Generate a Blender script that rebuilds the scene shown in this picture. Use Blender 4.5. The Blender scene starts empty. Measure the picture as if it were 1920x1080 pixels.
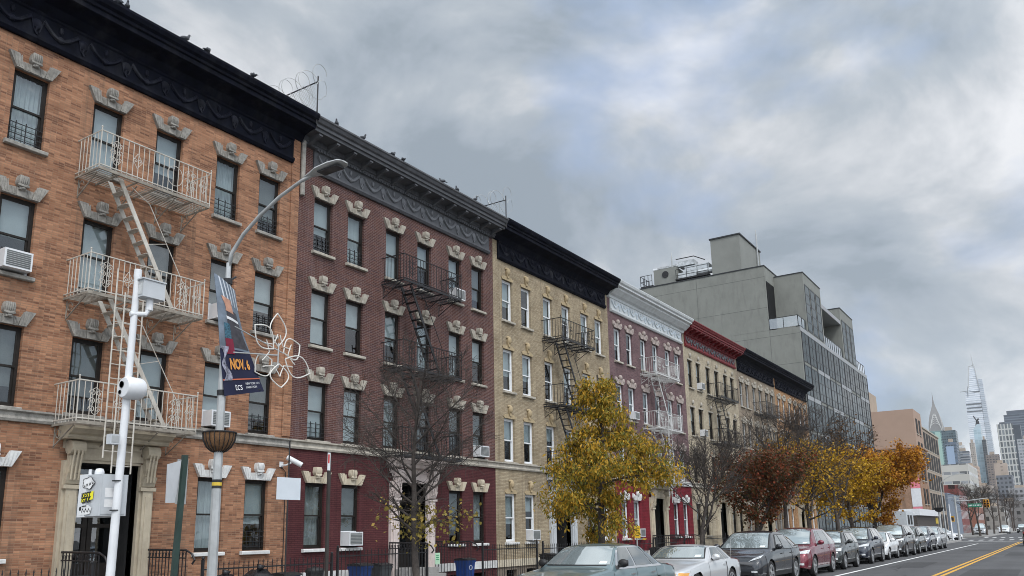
import bpy, math, random
from mathutils import Vector, Matrix
from mathutils.bvhtree import BVHTree

scene = bpy.context.scene
COL = scene.collection
rad = math.radians

# ---------------------------------------------------------------- camera
cam = bpy.data.cameras.new('camera')
cam_o = bpy.data.objects.new('camera', cam); COL.objects.link(cam_o)
_R, _U, _F = (0.83382, 0.55173, -0.01824), (0.12758, -0.16046, 0.97876), (-0.53708, 0.81844, 0.20419)
cam_o.matrix_world = Matrix(((_R[0], _U[0], -_F[0], 0), (_R[1], _U[1], -_F[1], 0), (_R[2], _U[2], -_F[2], 1.65), (0, 0, 0, 1)))
cam.sensor_width = 36; cam.sensor_fit = 'HORIZONTAL'
cam.lens = 36 * 1540 / 1920
cam.shift_y = 140 / 1920
cam.clip_start = 0.1; cam.clip_end = 9000
scene.camera = cam_o

# ---------------------------------------------------------------- sky, sun, exposure
SUN_EL, SUN_AZ = rad(50), rad(128)        # azimuth measured from +Y towards +X
W = bpy.data.worlds.new('World'); scene.world = W; W.use_nodes = True
nt = W.node_tree; N = nt.nodes; Lk = nt.links; N.clear()
def nd(t, **kw):
    n = N.new(t)
    for k, v in kw.items(): setattr(n, k, v)
    return n
def wmath(op, a, b=None, c=None):
    n = N.new('ShaderNodeMath'); n.operation = op
    for i, v in enumerate((a, b, c)):
        if v is None: continue
        if isinstance(v, (int, float)): n.inputs[i].default_value = v
        else: Lk.new(v, n.inputs[i])
    return n.outputs[0]
out = nd('ShaderNodeOutputWorld')
sky = nd('ShaderNodeTexSky', sky_type='NISHITA', sun_disc=False, sun_elevation=SUN_EL, sun_rotation=SUN_AZ)
bg1 = nd('ShaderNodeBackground'); bg1.inputs[1].default_value = 0.10
Lk.new(sky.outputs[0], bg1.inputs[0])
tc = nd('ShaderNodeTexCoord'); sep = nd('ShaderNodeSeparateXYZ'); Lk.new(tc.outputs['Generated'], sep.inputs[0])
den = wmath('ADD', wmath('MAXIMUM', sep.outputs[2], 0.0), 0.50)
cx = wmath('DIVIDE', sep.outputs[0], den); cy = wmath('DIVIDE', sep.outputs[1], den)
comb = nd('ShaderNodeCombineXYZ'); Lk.new(cx, comb.inputs[0]); Lk.new(cy, comb.inputs[1])
mp = nd('ShaderNodeMapping'); mp.inputs['Rotation'].default_value = (0, 0, rad(28)); mp.inputs['Scale'].default_value = (1.5, 2.3, 1)
mp.inputs['Location'].default_value = (3.1, 0.6, 0)
Lk.new(comb.outputs[0], mp.inputs[0])
n1 = nd('ShaderNodeTexNoise'); n1.inputs['Scale'].default_value = 2.1; n1.inputs['Detail'].default_value = 9; n1.inputs['Roughness'].default_value = 0.52; n1.inputs['Distortion'].default_value = 0.15
n2 = nd('ShaderNodeTexNoise'); n2.inputs['Scale'].default_value = 0.8; n2.inputs['Detail'].default_value = 4; n2.inputs['Roughness'].default_value = 0.5
Lk.new(mp.outputs[0], n1.inputs[0]); Lk.new(mp.outputs[0], n2.inputs[0])
v = wmath('ADD', wmath('MULTIPLY_ADD', n1.outputs[0], 0.55, 0.0), wmath('MULTIPLY_ADD', n2.outputs[0], 0.60, -0.085))
# torn cloud edges: a rounder layer taken on the dome itself
mp3 = nd('ShaderNodeMapping'); mp3.inputs['Rotation'].default_value = (rad(20), rad(-35), rad(15)); mp3.inputs['Location'].default_value = (1.7, 4.2, 0.4); mp3.inputs['Scale'].default_value = (1, 1, 1.7); Lk.new(tc.outputs['Generated'], mp3.inputs[0])
n3 = nd('ShaderNodeTexNoise'); n3.inputs['Scale'].default_value = 3.4; n3.inputs['Detail'].default_value = 8; n3.inputs['Roughness'].default_value = 0.55; n3.inputs['Distortion'].default_value = 0.3; Lk.new(mp3.outputs[0], n3.inputs[0])
v = wmath('ADD', wmath('MULTIPLY', v, 0.30), wmath('MULTIPLY_ADD', n3.outputs[0], 1.25, -0.265))
cr = nd('ShaderNodeValToRGB'); Lk.new(v, cr.inputs[0])
E = cr.color_ramp.elements
E[0].position = 0.36; E[0].color = (0.345, 0.40, 0.455, 1)
E[1].position = 0.68; E[1].color = (0.90, 0.91, 0.93, 1)
e = E.new(0.42); e.color = (0.425, 0.48, 0.54, 1)
e = E.new(0.49); e.color = (0.50, 0.55, 0.60, 1)
e = E.new(0.55); e.color = (0.63, 0.66, 0.695, 1)
# overcast: brighter overhead and towards the hidden sun; this glow behind the camera is added to light the facades
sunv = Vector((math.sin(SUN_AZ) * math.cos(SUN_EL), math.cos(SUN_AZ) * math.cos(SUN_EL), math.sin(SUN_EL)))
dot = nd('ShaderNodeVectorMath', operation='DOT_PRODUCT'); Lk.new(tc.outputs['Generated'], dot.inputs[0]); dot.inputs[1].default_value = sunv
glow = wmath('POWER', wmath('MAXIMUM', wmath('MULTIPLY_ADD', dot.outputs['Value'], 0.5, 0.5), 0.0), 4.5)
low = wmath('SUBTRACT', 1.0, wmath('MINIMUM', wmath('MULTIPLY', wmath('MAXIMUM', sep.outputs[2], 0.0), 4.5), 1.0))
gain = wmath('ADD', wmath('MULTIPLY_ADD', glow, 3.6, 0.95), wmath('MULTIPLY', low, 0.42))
n4 = nd('ShaderNodeTexNoise'); n4.inputs['Scale'].default_value = 2.6; n4.inputs['Detail'].default_value = 5; Lk.new(mp3.outputs[0], n4.inputs[0])
gd = nd('ShaderNodeVectorMath', operation='DOT_PRODUCT'); Lk.new(tc.outputs['Generated'], gd.inputs[0]); gd.inputs[1].default_value = (-0.30, 0.81, 0.50)
gmap = nd('ShaderNodeMapRange'); Lk.new(gd.outputs['Value'], gmap.inputs[0]); gmap.inputs[1].default_value = 0.972; gmap.inputs[2].default_value = 1.0; gmap.inputs[3].default_value = 0.0; gmap.inputs[4].default_value = 0.15
gapr = nd('ShaderNodeValToRGB'); Lk.new(wmath('ADD', n4.outputs[0], gmap.outputs[0]), gapr.inputs[0]); gapr.color_ramp.elements[0].position = 0.59; gapr.color_ramp.elements[1].position = 0.72
gmix = nd('ShaderNodeMix', data_type='RGBA'); Lk.new(wmath('MULTIPLY', gapr.outputs[0], 0.85), gmix.inputs[0]); Lk.new(cr.outputs[0], gmix.inputs[6]); gmix.inputs[7].default_value = (0.36, 0.49, 0.74, 1)
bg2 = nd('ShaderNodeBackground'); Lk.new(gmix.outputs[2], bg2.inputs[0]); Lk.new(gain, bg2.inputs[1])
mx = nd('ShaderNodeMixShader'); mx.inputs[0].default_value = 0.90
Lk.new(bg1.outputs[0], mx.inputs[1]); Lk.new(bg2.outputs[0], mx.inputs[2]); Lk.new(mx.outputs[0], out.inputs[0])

sl = bpy.data.lights.new('sun', 'SUN'); sl.energy = 1.5; sl.angle = rad(12); sl.color = (1.0, 0.97, 0.92)
so = bpy.data.objects.new('sun', sl); COL.objects.link(so)
so.rotation_euler = (-sunv).to_track_quat('-Z', 'Y').to_euler(); so.location = (20, -10, 40)
scene.view_settings.view_transform = 'Standard'; scene.view_settings.look = 'None'
scene.view_settings.exposure = 0.0; scene.view_settings.gamma = 1.0
scene.cycles.max_bounces = 6; scene.cycles.transparent_max_bounces = 8
scene.cycles.use_denoising = True
scene.cycles.pixel_filter_type = 'BLACKMAN_HARRIS'; scene.cycles.filter_width = 0.95

# ---------------------------------------------------------------- mesh helpers
class MB:
    def __init__(s): s.v = []; s.f = []; s.m = []; s.cur = 0
    def add(s, vs, fs):
        o = len(s.v); s.v += [tuple(p) for p in vs]
        s.f += [tuple(i + o for i in f) for f in fs]; s.m += [s.cur] * len(fs)
    def box(s, x0, x1, y0, y1, z0, z1):
        s.add([(x0, y0, z0), (x1, y0, z0), (x1, y1, z0), (x0, y1, z0), (x0, y0, z1), (x1, y0, z1), (x1, y1, z1), (x0, y1, z1)],
              [(0, 3, 2, 1), (4, 5, 6, 7), (0, 1, 5, 4), (1, 2, 6, 5), (2, 3, 7, 6), (3, 0, 4, 7)])
    def quad(s, a, b, c, d): s.add([a, b, c, d], [(0, 1, 2, 3)])
    def tube(s, pts, r, n=6, closed=False, r2=None):
        pts = [Vector(p) for p in pts]; k = len(pts)
        if k < 2: return
        up = None; rings = []
        for i, p in enumerate(pts):
            if closed: d = pts[(i + 1) % k] - pts[i - 1]
            else: d = pts[min(i + 1, k - 1)] - pts[max(i - 1, 0)]
            if d.length < 1e-9: d = Vector((0, 0, 1))
            d.normalize()
            if up is None:
                up = Vector((0, 0, 1)) if abs(d.z) < 0.9 else Vector((1, 0, 0))
            a = d.cross(up)
            if a.length < 1e-6: a = d.cross(Vector((0.3, 1, 0.2)))
            a.normalize(); b = a.cross(d); up = b
            rr = r if r2 is None else r + (r2 - r) * i / (k - 1)
            rings.append([p + (a * math.cos(t) + b * math.sin(t)) * rr for t in [2 * math.pi * j / n + math.pi / n for j in range(n)]])
        vs = [q for g in rings for q in g]; fs = []
        for i in range(k if closed else k - 1):
            i2 = (i + 1) % k
            for j in range(n):
                j2 = (j + 1) % n
                fs.append((i * n + j, i * n + j2, i2 * n + j2, i2 * n + j))
        if not closed:
            fs.append(tuple(range(n - 1, -1, -1))); fs.append(tuple((k - 1) * n + j for j in range(n)))
        s.add(vs, fs)
    def bar(s, a, b, w, h=None):
        """square bar between two points"""
        s.tube([a, b], w * 0.7071, 4)
    def lathe(s, prof, c=(0, 0, 0), n=16, axis='z', cap=True):
        vs = []; fs = []
        for (r, h) in prof:
            for j in range(n):
                t = 2 * math.pi * j / n
                u, w = r * math.cos(t), r * math.sin(t)
                vs.append({'z': (c[0] + u, c[1] + w, c[2] + h), 'x': (c[0] + h, c[1] + u, c[2] + w), 'y': (c[0] + w, c[1] + h, c[2] + u)}[axis])
        for i in range(len(prof) - 1):
            for j in range(n):
                j2 = (j + 1) % n
                fs.append((i * n + j, i * n + j2, (i + 1) * n + j2, (i + 1) * n + j))
        if cap:
            fs.append(tuple(range(n - 1, -1, -1))); fs.append(tuple((len(prof) - 1) * n + j for j in range(n)))
        s.add(vs, fs)
    def prism(s, poly, d0, d1, axis='y'):
        """poly: 2D points; extruded along axis. axis y -> poly is (x,z); axis x -> poly is (y,z); axis z -> (x,y)"""
        k = len(poly)
        def P(a, b, d): return {'y': (a, d, b), 'x': (d, a, b), 'z': (a, b, d)}[axis]
        vs = [P(a, b, d0) for a, b in poly] + [P(a, b, d1) for a, b in poly]
        fs = [tuple(range(k)), tuple(range(2 * k - 1, k - 1, -1))]
        for i in range(k):
            j = (i + 1) % k
            fs.append((i, i + k, j + k, j))
        s.add(vs, fs)
    def ball(s, c, rx, ry=None, rz=None, n=10, m=7):
        ry = rx if ry is None else ry; rz = rx if rz is None else rz
        vs = []; fs = []
        for i in range(m + 1):
            t = math.pi * i / m
            for j in range(n):
                p = 2 * math.pi * j / n
                vs.append((c[0] + rx * math.sin(t) * math.cos(p), c[1] + ry * math.sin(t) * math.sin(p), c[2] + rz * math.cos(t)))
        for i in range(m):
            for j in range(n):
                j2 = (j + 1) % n
                fs.append((i * n + j, (i + 1) * n + j, (i + 1) * n + j2, i * n + j2))
        s.add(vs, fs)
    def build(s, name, mat, parent=None, smooth=False, fix=True, **props):
        me = bpy.data.meshes.new(name); me.from_pydata(s.v, [], s.f); me.update()
        mats = mat if isinstance(mat, (list, tuple)) else [mat]
        for m_ in mats: me.materials.append(m_)
        if len(mats) > 1: me.polygons.foreach_set('material_index', s.m)
        if fix:
            import bmesh
            bm = bmesh.new(); bm.from_mesh(me); bmesh.ops.recalc_face_normals(bm, faces=bm.faces); bm.to_mesh(me); bm.free()
        if smooth:
            me.polygons.foreach_set('use_smooth', [True] * len(me.polygons))
            if smooth != 'all':
                try: me.set_sharp_from_angle(angle=rad(smooth if smooth is not True else 40))
                except Exception: pass
        o = bpy.data.objects.new(name, me); COL.objects.link(o)
        if parent: o.parent = parent
        for k, v_ in props.items(): o[k] = v_
        return o

def thing(name, label, cat, loc=(0, 0, 0), rz=0, group=None):
    o = bpy.data.objects.new(name, None); COL.objects.link(o); o.empty_display_size = 0.2
    o.location = loc; o.rotation_euler = (0, 0, rz); o['label'] = label; o['category'] = cat
    if group: o['group'] = group
    return o
def tag(o, label, cat, group=None):
    o['label'] = label; o['category'] = cat
    if group: o['group'] = group
    return o
KIDS = {}
def copy_tree(o, parent=None, label=None):
    c = o.copy(); COL.objects.link(c)
    if parent: c.parent = parent
    if label: c['label'] = label
    for ch in [q for q in COL.objects if q.parent == o]: copy_tree(ch, c)
    return c
def copy_set(root, kids, parent, loc):
    """copy a part with its listed sub-parts"""
    c = root.copy(); COL.objects.link(c); c.parent = parent; c.location = loc
    for k in kids:
        d = k.copy(); COL.objects.link(d); d.parent = c
    return c

# ---------------------------------------------------------------- materials
MATS = {}
class NT:
    def __init__(s, name):
        s.m = bpy.data.materials.new(name); s.m.use_nodes = True
        s.t = s.m.node_tree; s.b = s.t.nodes['Principled BSDF']; s.out = s.t.nodes['Material Output']
    def n(s, t, **kw):
        q = s.t.nodes.new(t)
        for k, v_ in kw.items(): setattr(q, k, v_)
        return q
    def l(s, a, b): s.t.links.new(a, b)
    def math(s, op, *a):
        q = s.t.nodes.new('ShaderNodeMath'); q.operation = op
        for i, v_ in enumerate(a):
            if isinstance(v_, (int, float)): q.inputs[i].default_value = v_
            else: s.l(v_, q.inputs[i])
        return q.outputs[0]
    def mix(s, f, a, b, blend='MIX'):
        q = s.t.nodes.new('ShaderNodeMix'); q.data_type = 'RGBA'; q.blend_type = blend
        for i, v_ in ((0, f), (6, a), (7, b)):
            if isinstance(v_, (int, float)): q.inputs[i].default_value = v_
            elif isinstance(v_, tuple): q.inputs[i].default_value = v_ if len(v_) == 4 else v_ + (1,)
            else: s.l(v_, q.inputs[i])
        return q.outputs[2]
    def noise(s, vec, scale, detail=4, rough=0.55, dist=0):
        q = s.n('ShaderNodeTexNoise'); q.inputs['Scale'].default_value = scale; q.inputs['Detail'].default_value = detail
        q.inputs['Roughness'].default_value = rough; q.inputs['Distortion'].default_value = dist
        if vec is not None: s.l(vec, q.inputs['Vector'])
        return q.outputs[0]
    def ramp(s, f, stops):
        q = s.n('ShaderNodeValToRGB'); s.l(f, q.inputs[0]); E_ = q.color_ramp.elements
        while len(E_) < len(stops): E_.new(0.5)
        for e_, (p, c) in zip(E_, stops):
            e_.position = p; e_.color = c if len(c) == 4 else tuple(c) + (1,)
        return q.outputs[0]
def mat(name, col, rough=0.75, metal=0.0, var=0.18, scale=4.0, bump=0.0, spec=0.4, stain=None, coat=0):
    if name in MATS: return MATS[name]
    q = NT(name); tcn = q.n('ShaderNodeTexCoord'); oi = q.n('ShaderNodeObjectInfo'); va = q.n('ShaderNodeVectorMath', operation='ADD')
    q.l(tcn.outputs['Object'], va.inputs[0]); q.l(q.math('MULTIPLY', oi.outputs['Random'], 37.0), va.inputs[1]); v_ = va.outputs[0]
    a = q.noise(v_, scale, 6, 0.6)
    lo = tuple(c * (1 - var) for c in col); hi = tuple(min(c * (1 + var), 1) for c in col)
    c = q.ramp(a, [(0.3, lo), (0.7, hi)])
    if stain:
        mpn = q.n('ShaderNodeMapping'); mpn.inputs['Scale'].default_value = (1, 1, 0.25); q.l(v_, mpn.inputs[0])
        b_ = q.noise(mpn.outputs[0], 2.3, 6, 0.65)
        c = q.mix(q.math('MULTIPLY', q.ramp(b_, [(0.5, (0, 0, 0)), (0.72, (1, 1, 1))]), stain[1]), c, stain[0])
    q.l(c, q.b.inputs['Base Color'])
    q.b.inputs['Roughness'].default_value = rough; q.b.inputs['Metallic'].default_value = metal
    q.b.inputs['Specular IOR Level'].default_value = spec
    if coat: q.b.inputs['Coat Weight'].default_value = coat; q.b.inputs['Coat Roughness'].default_value = 0.03
    if bump:
        bn = q.n('ShaderNodeBump'); bn.inputs['Strength'].default_value = bump; bn.inputs['Distance'].default_value = 0.02
        q.l(q.noise(v_, scale * 6, 5, 0.6), bn.inputs['Height']); q.l(bn.outputs[0], q.b.inputs['Normal'])
    MATS[name] = q.m; return q.m
def brick(name, c1, c2, mortar, dark, bw=0.21, bh=0.072, mortar_w=0.007, darkamt=0.5, stain=(0.12, 0.09, 0.07), stainamt=0.35):
    q = NT(name); tcn = q.n('ShaderNodeTexCoord'); sp = q.n('ShaderNodeSeparateXYZ'); q.l(tcn.outputs['Object'], sp.inputs[0])
    u = q.math('SUBTRACT', sp.outputs[1], sp.outputs[0]); cb = q.n('ShaderNodeCombineXYZ'); q.l(u, cb.inputs[0]); q.l(sp.outputs[2], cb.inputs[1])
    bt = q.n('ShaderNodeTexBrick'); q.l(cb.outputs[0], bt.inputs['Vector'])
    bt.inputs['Scale'].default_value = 1; bt.inputs['Brick Width'].default_value = bw; bt.inputs['Row Height'].default_value = bh
    bt.inputs['Mortar Size'].default_value = mortar_w; bt.inputs['Mortar Smooth'].default_value = 0.2; bt.inputs['Bias'].default_value = -0.1
    bt.inputs['Color1'].default_value = c1 + (1,); bt.inputs['Color2'].default_value = c2 + (1,); bt.inputs['Mortar'].default_value = mortar + (1,)
    # single odd bricks, burnt darker
    row = q.math('FLOOR', q.math('DIVIDE', sp.outputs[2], bh))
    off = q.math('MULTIPLY', q.math('MODULO', row, 2.0), 0.5)
    colm = q.math('FLOOR', q.math('ADD', q.math('DIVIDE', u, bw), off))
    cb2 = q.n('ShaderNodeCombineXYZ'); q.l(colm, cb2.inputs[0]); q.l(row, cb2.inputs[1])
    wn = q.n('ShaderNodeTexWhiteNoise', noise_dimensions='2D'); q.l(cb2.outputs[0], wn.inputs['Vector'])
    odd = q.ramp(wn.outputs['Value'], [(0.5, (0, 0, 0)), (1.0, (1, 1, 1))])
    c = q.mix(q.math('MULTIPLY', q.math('MULTIPLY', odd, q.math('SUBTRACT', 1.0, bt.outputs['Fac'])), darkamt), bt.outputs['Color'], dark)
    # broad tone drift and weather streaks
    a = q.noise(tcn.outputs['Object'], 0.9, 6, 0.65, 0.3)
    c = q.mix(0.8, c, q.ramp(a, [(0.28, (0.60, 0.58, 0.57)), (0.5, (0.96, 0.95, 0.95)), (0.72, (1.2, 1.19, 1.18))]), 'MULTIPLY')
    mpn = q.n('ShaderNodeMapping'); mpn.inputs['Scale'].default_value = (1, 1.6, 0.3); q.l(tcn.outputs['Object'], mpn.inputs[0])
    b_ = q.noise(mpn.outputs[0], 1.1, 7, 0.7)
    c = q.mix(q.math('MULTIPLY', q.ramp(b_, [(0.52, (0, 0, 0)), (0.75, (1, 1, 1))]), stainamt), c, stain)
    mps = q.n('ShaderNodeMapping'); mps.inputs['Scale'].default_value = (1, 5.5, 0.16); q.l(tcn.outputs['Object'], mps.inputs[0])
    c = q.mix(q.math('MULTIPLY', q.ramp(q.noise(mps.outputs[0], 1.0, 5, 0.6), [(0.54, (0, 0, 0)), (0.72, (1, 1, 1))]), 0.45), c, tuple(x * 0.75 for x in stain))
    q.l(c, q.b.inputs['Base Color']); q.b.inputs['Roughness'].default_value = 0.9; q.b.inputs['Specular IOR Level'].default_value = 0.2
    bn = q.n('ShaderNodeBump'); bn.inputs['Strength'].default_value = 0.5; bn.inputs['Distance'].default_value = 0.01
    h = q.math('ADD', q.math('MULTIPLY', bt.outputs['Fac'], -1.0), q.math('MULTIPLY', q.noise(tcn.outputs['Object'], 30, 3), 0.5))
    q.l(h, bn.inputs['Height']); q.l(bn.outputs[0], q.b.inputs['Normal'])
    MATS[name] = q.m; return q.m
def glass_mat(name, tint=(0.75, 0.8, 0.8), refl=0.06, rough=0.02, gcol=(0.92, 0.96, 1)):
    q = NT(name)
    tr = q.n('ShaderNodeBsdfTransparent'); tr.inputs[0].default_value = tint + (1,)
    gl = q.n('ShaderNodeBsdfGlossy'); gl.inputs[0].default_value = gcol + (1,); gl.inputs['Roughness'].default_value = rough
    gm = q.n('ShaderNodeNewGeometry'); dp = q.n('ShaderNodeVectorMath', operation='DOT_PRODUCT'); q.l(gm.outputs['Incoming'], dp.inputs[0]); q.l(gm.outputs['Normal'], dp.inputs[1])
    fr = q.math('MULTIPLY_ADD', q.math('POWER', q.math('SUBTRACT', 1.0, q.math('ABSOLUTE', dp.outputs['Value'])), 5.0), 0.96, 0.05)
    f = q.math('MINIMUM', q.math('ADD', q.math('MULTIPLY', fr, 1.0), refl), 1.0)
    # old panes are never quite flat
    tcn = q.n('ShaderNodeTexCoord'); bn = q.n('ShaderNodeBump'); bn.inputs['Strength'].default_value = 0.12; bn.inputs['Distance'].default_value = 0.05
    oi = q.n('ShaderNodeObjectInfo'); va = q.n('ShaderNodeVectorMath', operation='ADD'); q.l(tcn.outputs['Object'], va.inputs[0]); q.l(q.math('MULTIPLY', oi.outputs['Random'], 37.0), va.inputs[1]); q.l(q.noise(va.outputs[0], 1.6, 2), bn.inputs['Height']); q.l(bn.outputs[0], gl.inputs['Normal'])
    ms = q.n('ShaderNodeMixShader'); q.l(f, ms.inputs[0]); q.l(tr.outputs[0], ms.inputs[1]); q.l(gl.outputs[0], ms.inputs[2])
    q.l(ms.outputs[0], q.out.inputs[0]); MATS[name] = q.m; return q.m
def leaf_mat(name, stops, rough=0.6):
    q = NT(name); g = q.n('ShaderNodeNewGeometry')
    tcn = q.n('ShaderNodeTexCoord')
    a = q.math('ADD', q.math('MULTIPLY', g.outputs['Random Per Island'], 0.55), q.math('MULTIPLY', q.noise(tcn.outputs['Object'], 0.9, 3), 0.45))
    c = q.ramp(a, stops); q.l(c, q.b.inputs['Base Color']); q.b.inputs['Roughness'].default_value = rough
    q.b.inputs['Specular IOR Level'].default_value = 0.25
    tl = q.n('ShaderNodeBsdfTranslucent'); q.l(c, tl.inputs[0])
    ms = q.n('ShaderNodeMixShader'); ms.inputs[0].default_value = 0.3; q.l(q.b.outputs[0], ms.inputs[1]); q.l(tl.outputs[0], ms.inputs[2])
    q.l(ms.outputs[0], q.out.inputs[0]); MATS[name] = q.m; return q.m
def paint(name, col, rough=0.28, metal=0.0, flake=0.0):
    q = NT(name); tcn = q.n('ShaderNodeTexCoord')
    dirt = q.ramp(q.noise(tcn.outputs['Object'], 6.0, 6, 0.65), [(0.4, (0, 0, 0)), (0.75, (1, 1, 1))])
    sp = q.n('ShaderNodeSeparateXYZ'); q.l(tcn.outputs['Object'], sp.inputs[0])
    lowd = q.ramp(sp.outputs[2], [(0.12, (0.5, 0.5, 0.5)), (0.42, (0.01, 0.01, 0.01))])
    c = q.mix(q.math('MULTIPLY', dirt, lowd), col, (0.16, 0.15, 0.14))
    q.l(c, q.b.inputs['Base Color']); q.b.inputs['Metallic'].default_value = metal
    q.l(q.ramp(dirt, [(0, (rough,) * 3), (1, (rough + 0.06,) * 3)]), q.b.inputs['Roughness'])
    q.b.inputs['Coat Weight'].default_value = 0.9; q.b.inputs['Coat Roughness'].default_value = 0.05
    MATS[name] = q.m; return q.m

M_stone = mat('limestone', (0.36, 0.33, 0.28), 0.85, var=0.25, scale=7, bump=0.3, stain=((0.12, 0.11, 0.10), 0.5))
M_stonegrey = mat('weathered stone', (0.27, 0.255, 0.23), 0.9, var=0.3, scale=9, bump=0.4, stain=((0.09, 0.085, 0.08), 0.6))
M_whitestone = mat('white painted stone', (0.58, 0.58, 0.57), 0.7, var=0.15, scale=6, bump=0.15, stain=((0.22, 0.21, 0.20), 0.45))
M_creamstone = mat('cream painted stone', (0.50, 0.44, 0.34), 0.75, var=0.12, scale=5, bump=0.15, stain=((0.2, 0.17, 0.13), 0.4))
M_pinkstone = mat('pale pink painted stone', (0.58, 0.50, 0.47), 0.75, var=0.15, scale=5, stain=((0.25, 0.2, 0.19), 0.4))
M_portal = mat('beige portal paint', (0.40, 0.345, 0.26), 0.7, var=0.12, scale=5, bump=0.12, stain=((0.16, 0.13, 0.10), 0.4))
M_blackpaint = mat('blue black cornice paint', (0.0035, 0.0045, 0.010), 0.7, var=0.5, scale=5, bump=0.2, spec=0.1, stain=((0.045, 0.045, 0.05), 0.3))
M_greypaint = mat('grey cornice paint', (0.075, 0.077, 0.085), 0.6, var=0.2, scale=5, bump=0.15, stain=((0.04, 0.04, 0.045), 0.5))
M_whitepaint = mat('pale grey cornice paint', (0.55, 0.575, 0.58), 0.6, var=0.1, scale=5, stain=((0.25, 0.25, 0.25), 0.3))
M_redpaint = mat('oxblood cornice paint', (0.17, 0.014, 0.018), 0.55, var=0.25, scale=5, stain=((0.05, 0.01, 0.01), 0.4))
M_darkframe = mat('dark brown window paint', (0.016, 0.013, 0.011), 0.55, var=0.3, scale=6, spec=0.25)
M_whiteframe = mat('white window vinyl', (0.68, 0.69, 0.70), 0.45, var=0.06, scale=6)
M_greyframe = mat('grey window paint', (0.34, 0.34, 0.34), 0.5, var=0.1, scale=6)
M_blind = mat('pale roller shade', (0.345, 0.38, 0.395), 0.85, var=0.08, scale=1.5)
M_curtain = mat('net curtain', (0.24, 0.26, 0.265), 0.9, var=0.3, scale=5)
M_greyblind = mat('grey shade', (0.12, 0.13, 0.13), 0.85, var=0.15, scale=2)
M_dark = mat('dark interior', (0.012, 0.012, 0.013), 0.9, var=0.3)
M_roof = mat('tar roof', (0.05, 0.05, 0.05), 0.9, var=0.3, bump=0.3)
M_iron_black = mat('black iron paint', (0.014, 0.014, 0.016), 0.5, var=0.4, scale=8)
M_iron_white = mat('cream iron paint', (0.48, 0.45, 0.40), 0.55, var=0.15, scale=8, stain=((0.2, 0.12, 0.07), 0.45))
M_rustcream = mat('rust stained cream paint', (0.24, 0.215, 0.18), 0.7, var=0.3, scale=7, stain=((0.10, 0.055, 0.03), 0.6))
M_iron_pale = mat('white iron paint', (0.48, 0.48, 0.47), 0.55, var=0.1, scale=8, stain=((0.3, 0.25, 0.2), 0.3))
M_galv = mat('galvanised steel', (0.40, 0.41, 0.41), 0.45, metal=0.35, var=0.15, scale=5, stain=((0.22, 0.22, 0.22), 0.3))
M_white = mat('white enamel', (0.62, 0.63, 0.645), 0.4, var=0.06, scale=4, stain=((0.4, 0.4, 0.4), 0.25))
M_greybox = mat('light grey enamel', (0.46, 0.48, 0.50), 0.45, var=0.08, scale=4, stain=((0.25, 0.25, 0.25), 0.25))
M_pane = glass_mat('window glass')
M_panedark = glass_mat('dark window glass', (0.4, 0.44, 0.45), 0.10)
M_blackplastic = mat('black plastic', (0.018, 0.018, 0.019), 0.5, var=0.2)
M_blueplastic = mat('blue plastic', (0.009, 0.033, 0.13), 0.45, var=0.12)
M_bag = mat('black bin bag', (0.012, 0.012, 0.014), 0.25, var=0.3, bump=0.5)
M_concrete = mat('concrete', (0.30, 0.29, 0.28), 0.9, var=0.2, scale=2, bump=0.2, stain=((0.14, 0.13, 0.13), 0.5))
M_bark = mat('dark bark', (0.058, 0.048, 0.042), 0.9, var=0.4, scale=9, bump=0.6)
M_barkgrey = mat('grey brown bark', (0.085, 0.068, 0.058), 0.9, var=0.35, scale=9, bump=0.6)
M_white_line = mat('white road paint', (0.70, 0.70, 0.69), 0.7, var=0.1, scale=3, stain=((0.15, 0.15, 0.15), 0.5))
M_yellow_line = mat('yellow road paint', (0.62, 0.33, 0.04), 0.7, var=0.1, scale=3, stain=((0.15, 0.12, 0.08), 0.45))
# ---------------------------------------------------------------- ground, road, pavement
XF = -17.0          # facade line
XC = -9.7           # kerb face
def asphalt(name, base, streak=True):
    q = NT(name); tcn = q.n('ShaderNodeTexCoord'); v_ = tcn.outputs['Object']
    a = q.noise(v_, 0.35, 6, 0.6); b_ = q.noise(v_, 45, 3, 0.7)
    mpn = q.n('ShaderNodeMapping'); mpn.inputs['Scale'].default_value = (1.1, 0.03, 1); q.l(v_, mpn.inputs[0])
    c_ = q.noise(mpn.outputs[0], 1.0, 4)
    f = q.math('ADD', q.math('MULTIPLY', a, 0.45), q.math('ADD', q.math('MULTIPLY', b_, 0.25), q.math('MULTIPLY', c_, 0.3)))
    q.l(q.ramp(f, [(0.3, tuple(x * 0.62 for x in base)), (0.7, tuple(x * 1.4 for x in base))]), q.b.inputs['Base Color'])
    q.b.inputs['Roughness'].default_value = 0.82; q.b.inputs['Specular IOR Level'].default_value = 0.35
    bn = q.n('ShaderNodeBump'); bn.inputs['Strength'].default_value = 0.25; bn.inputs['Distance'].default_value = 0.01
    q.l(b_, bn.inputs['Height']); q.l(bn.outputs[0], q.b.inputs['Normal']); return q.m
M_road = asphalt('asphalt', (0.075, 0.075, 0.078))
M_ground = asphalt('far ground', (0.10, 0.10, 0.095))
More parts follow.
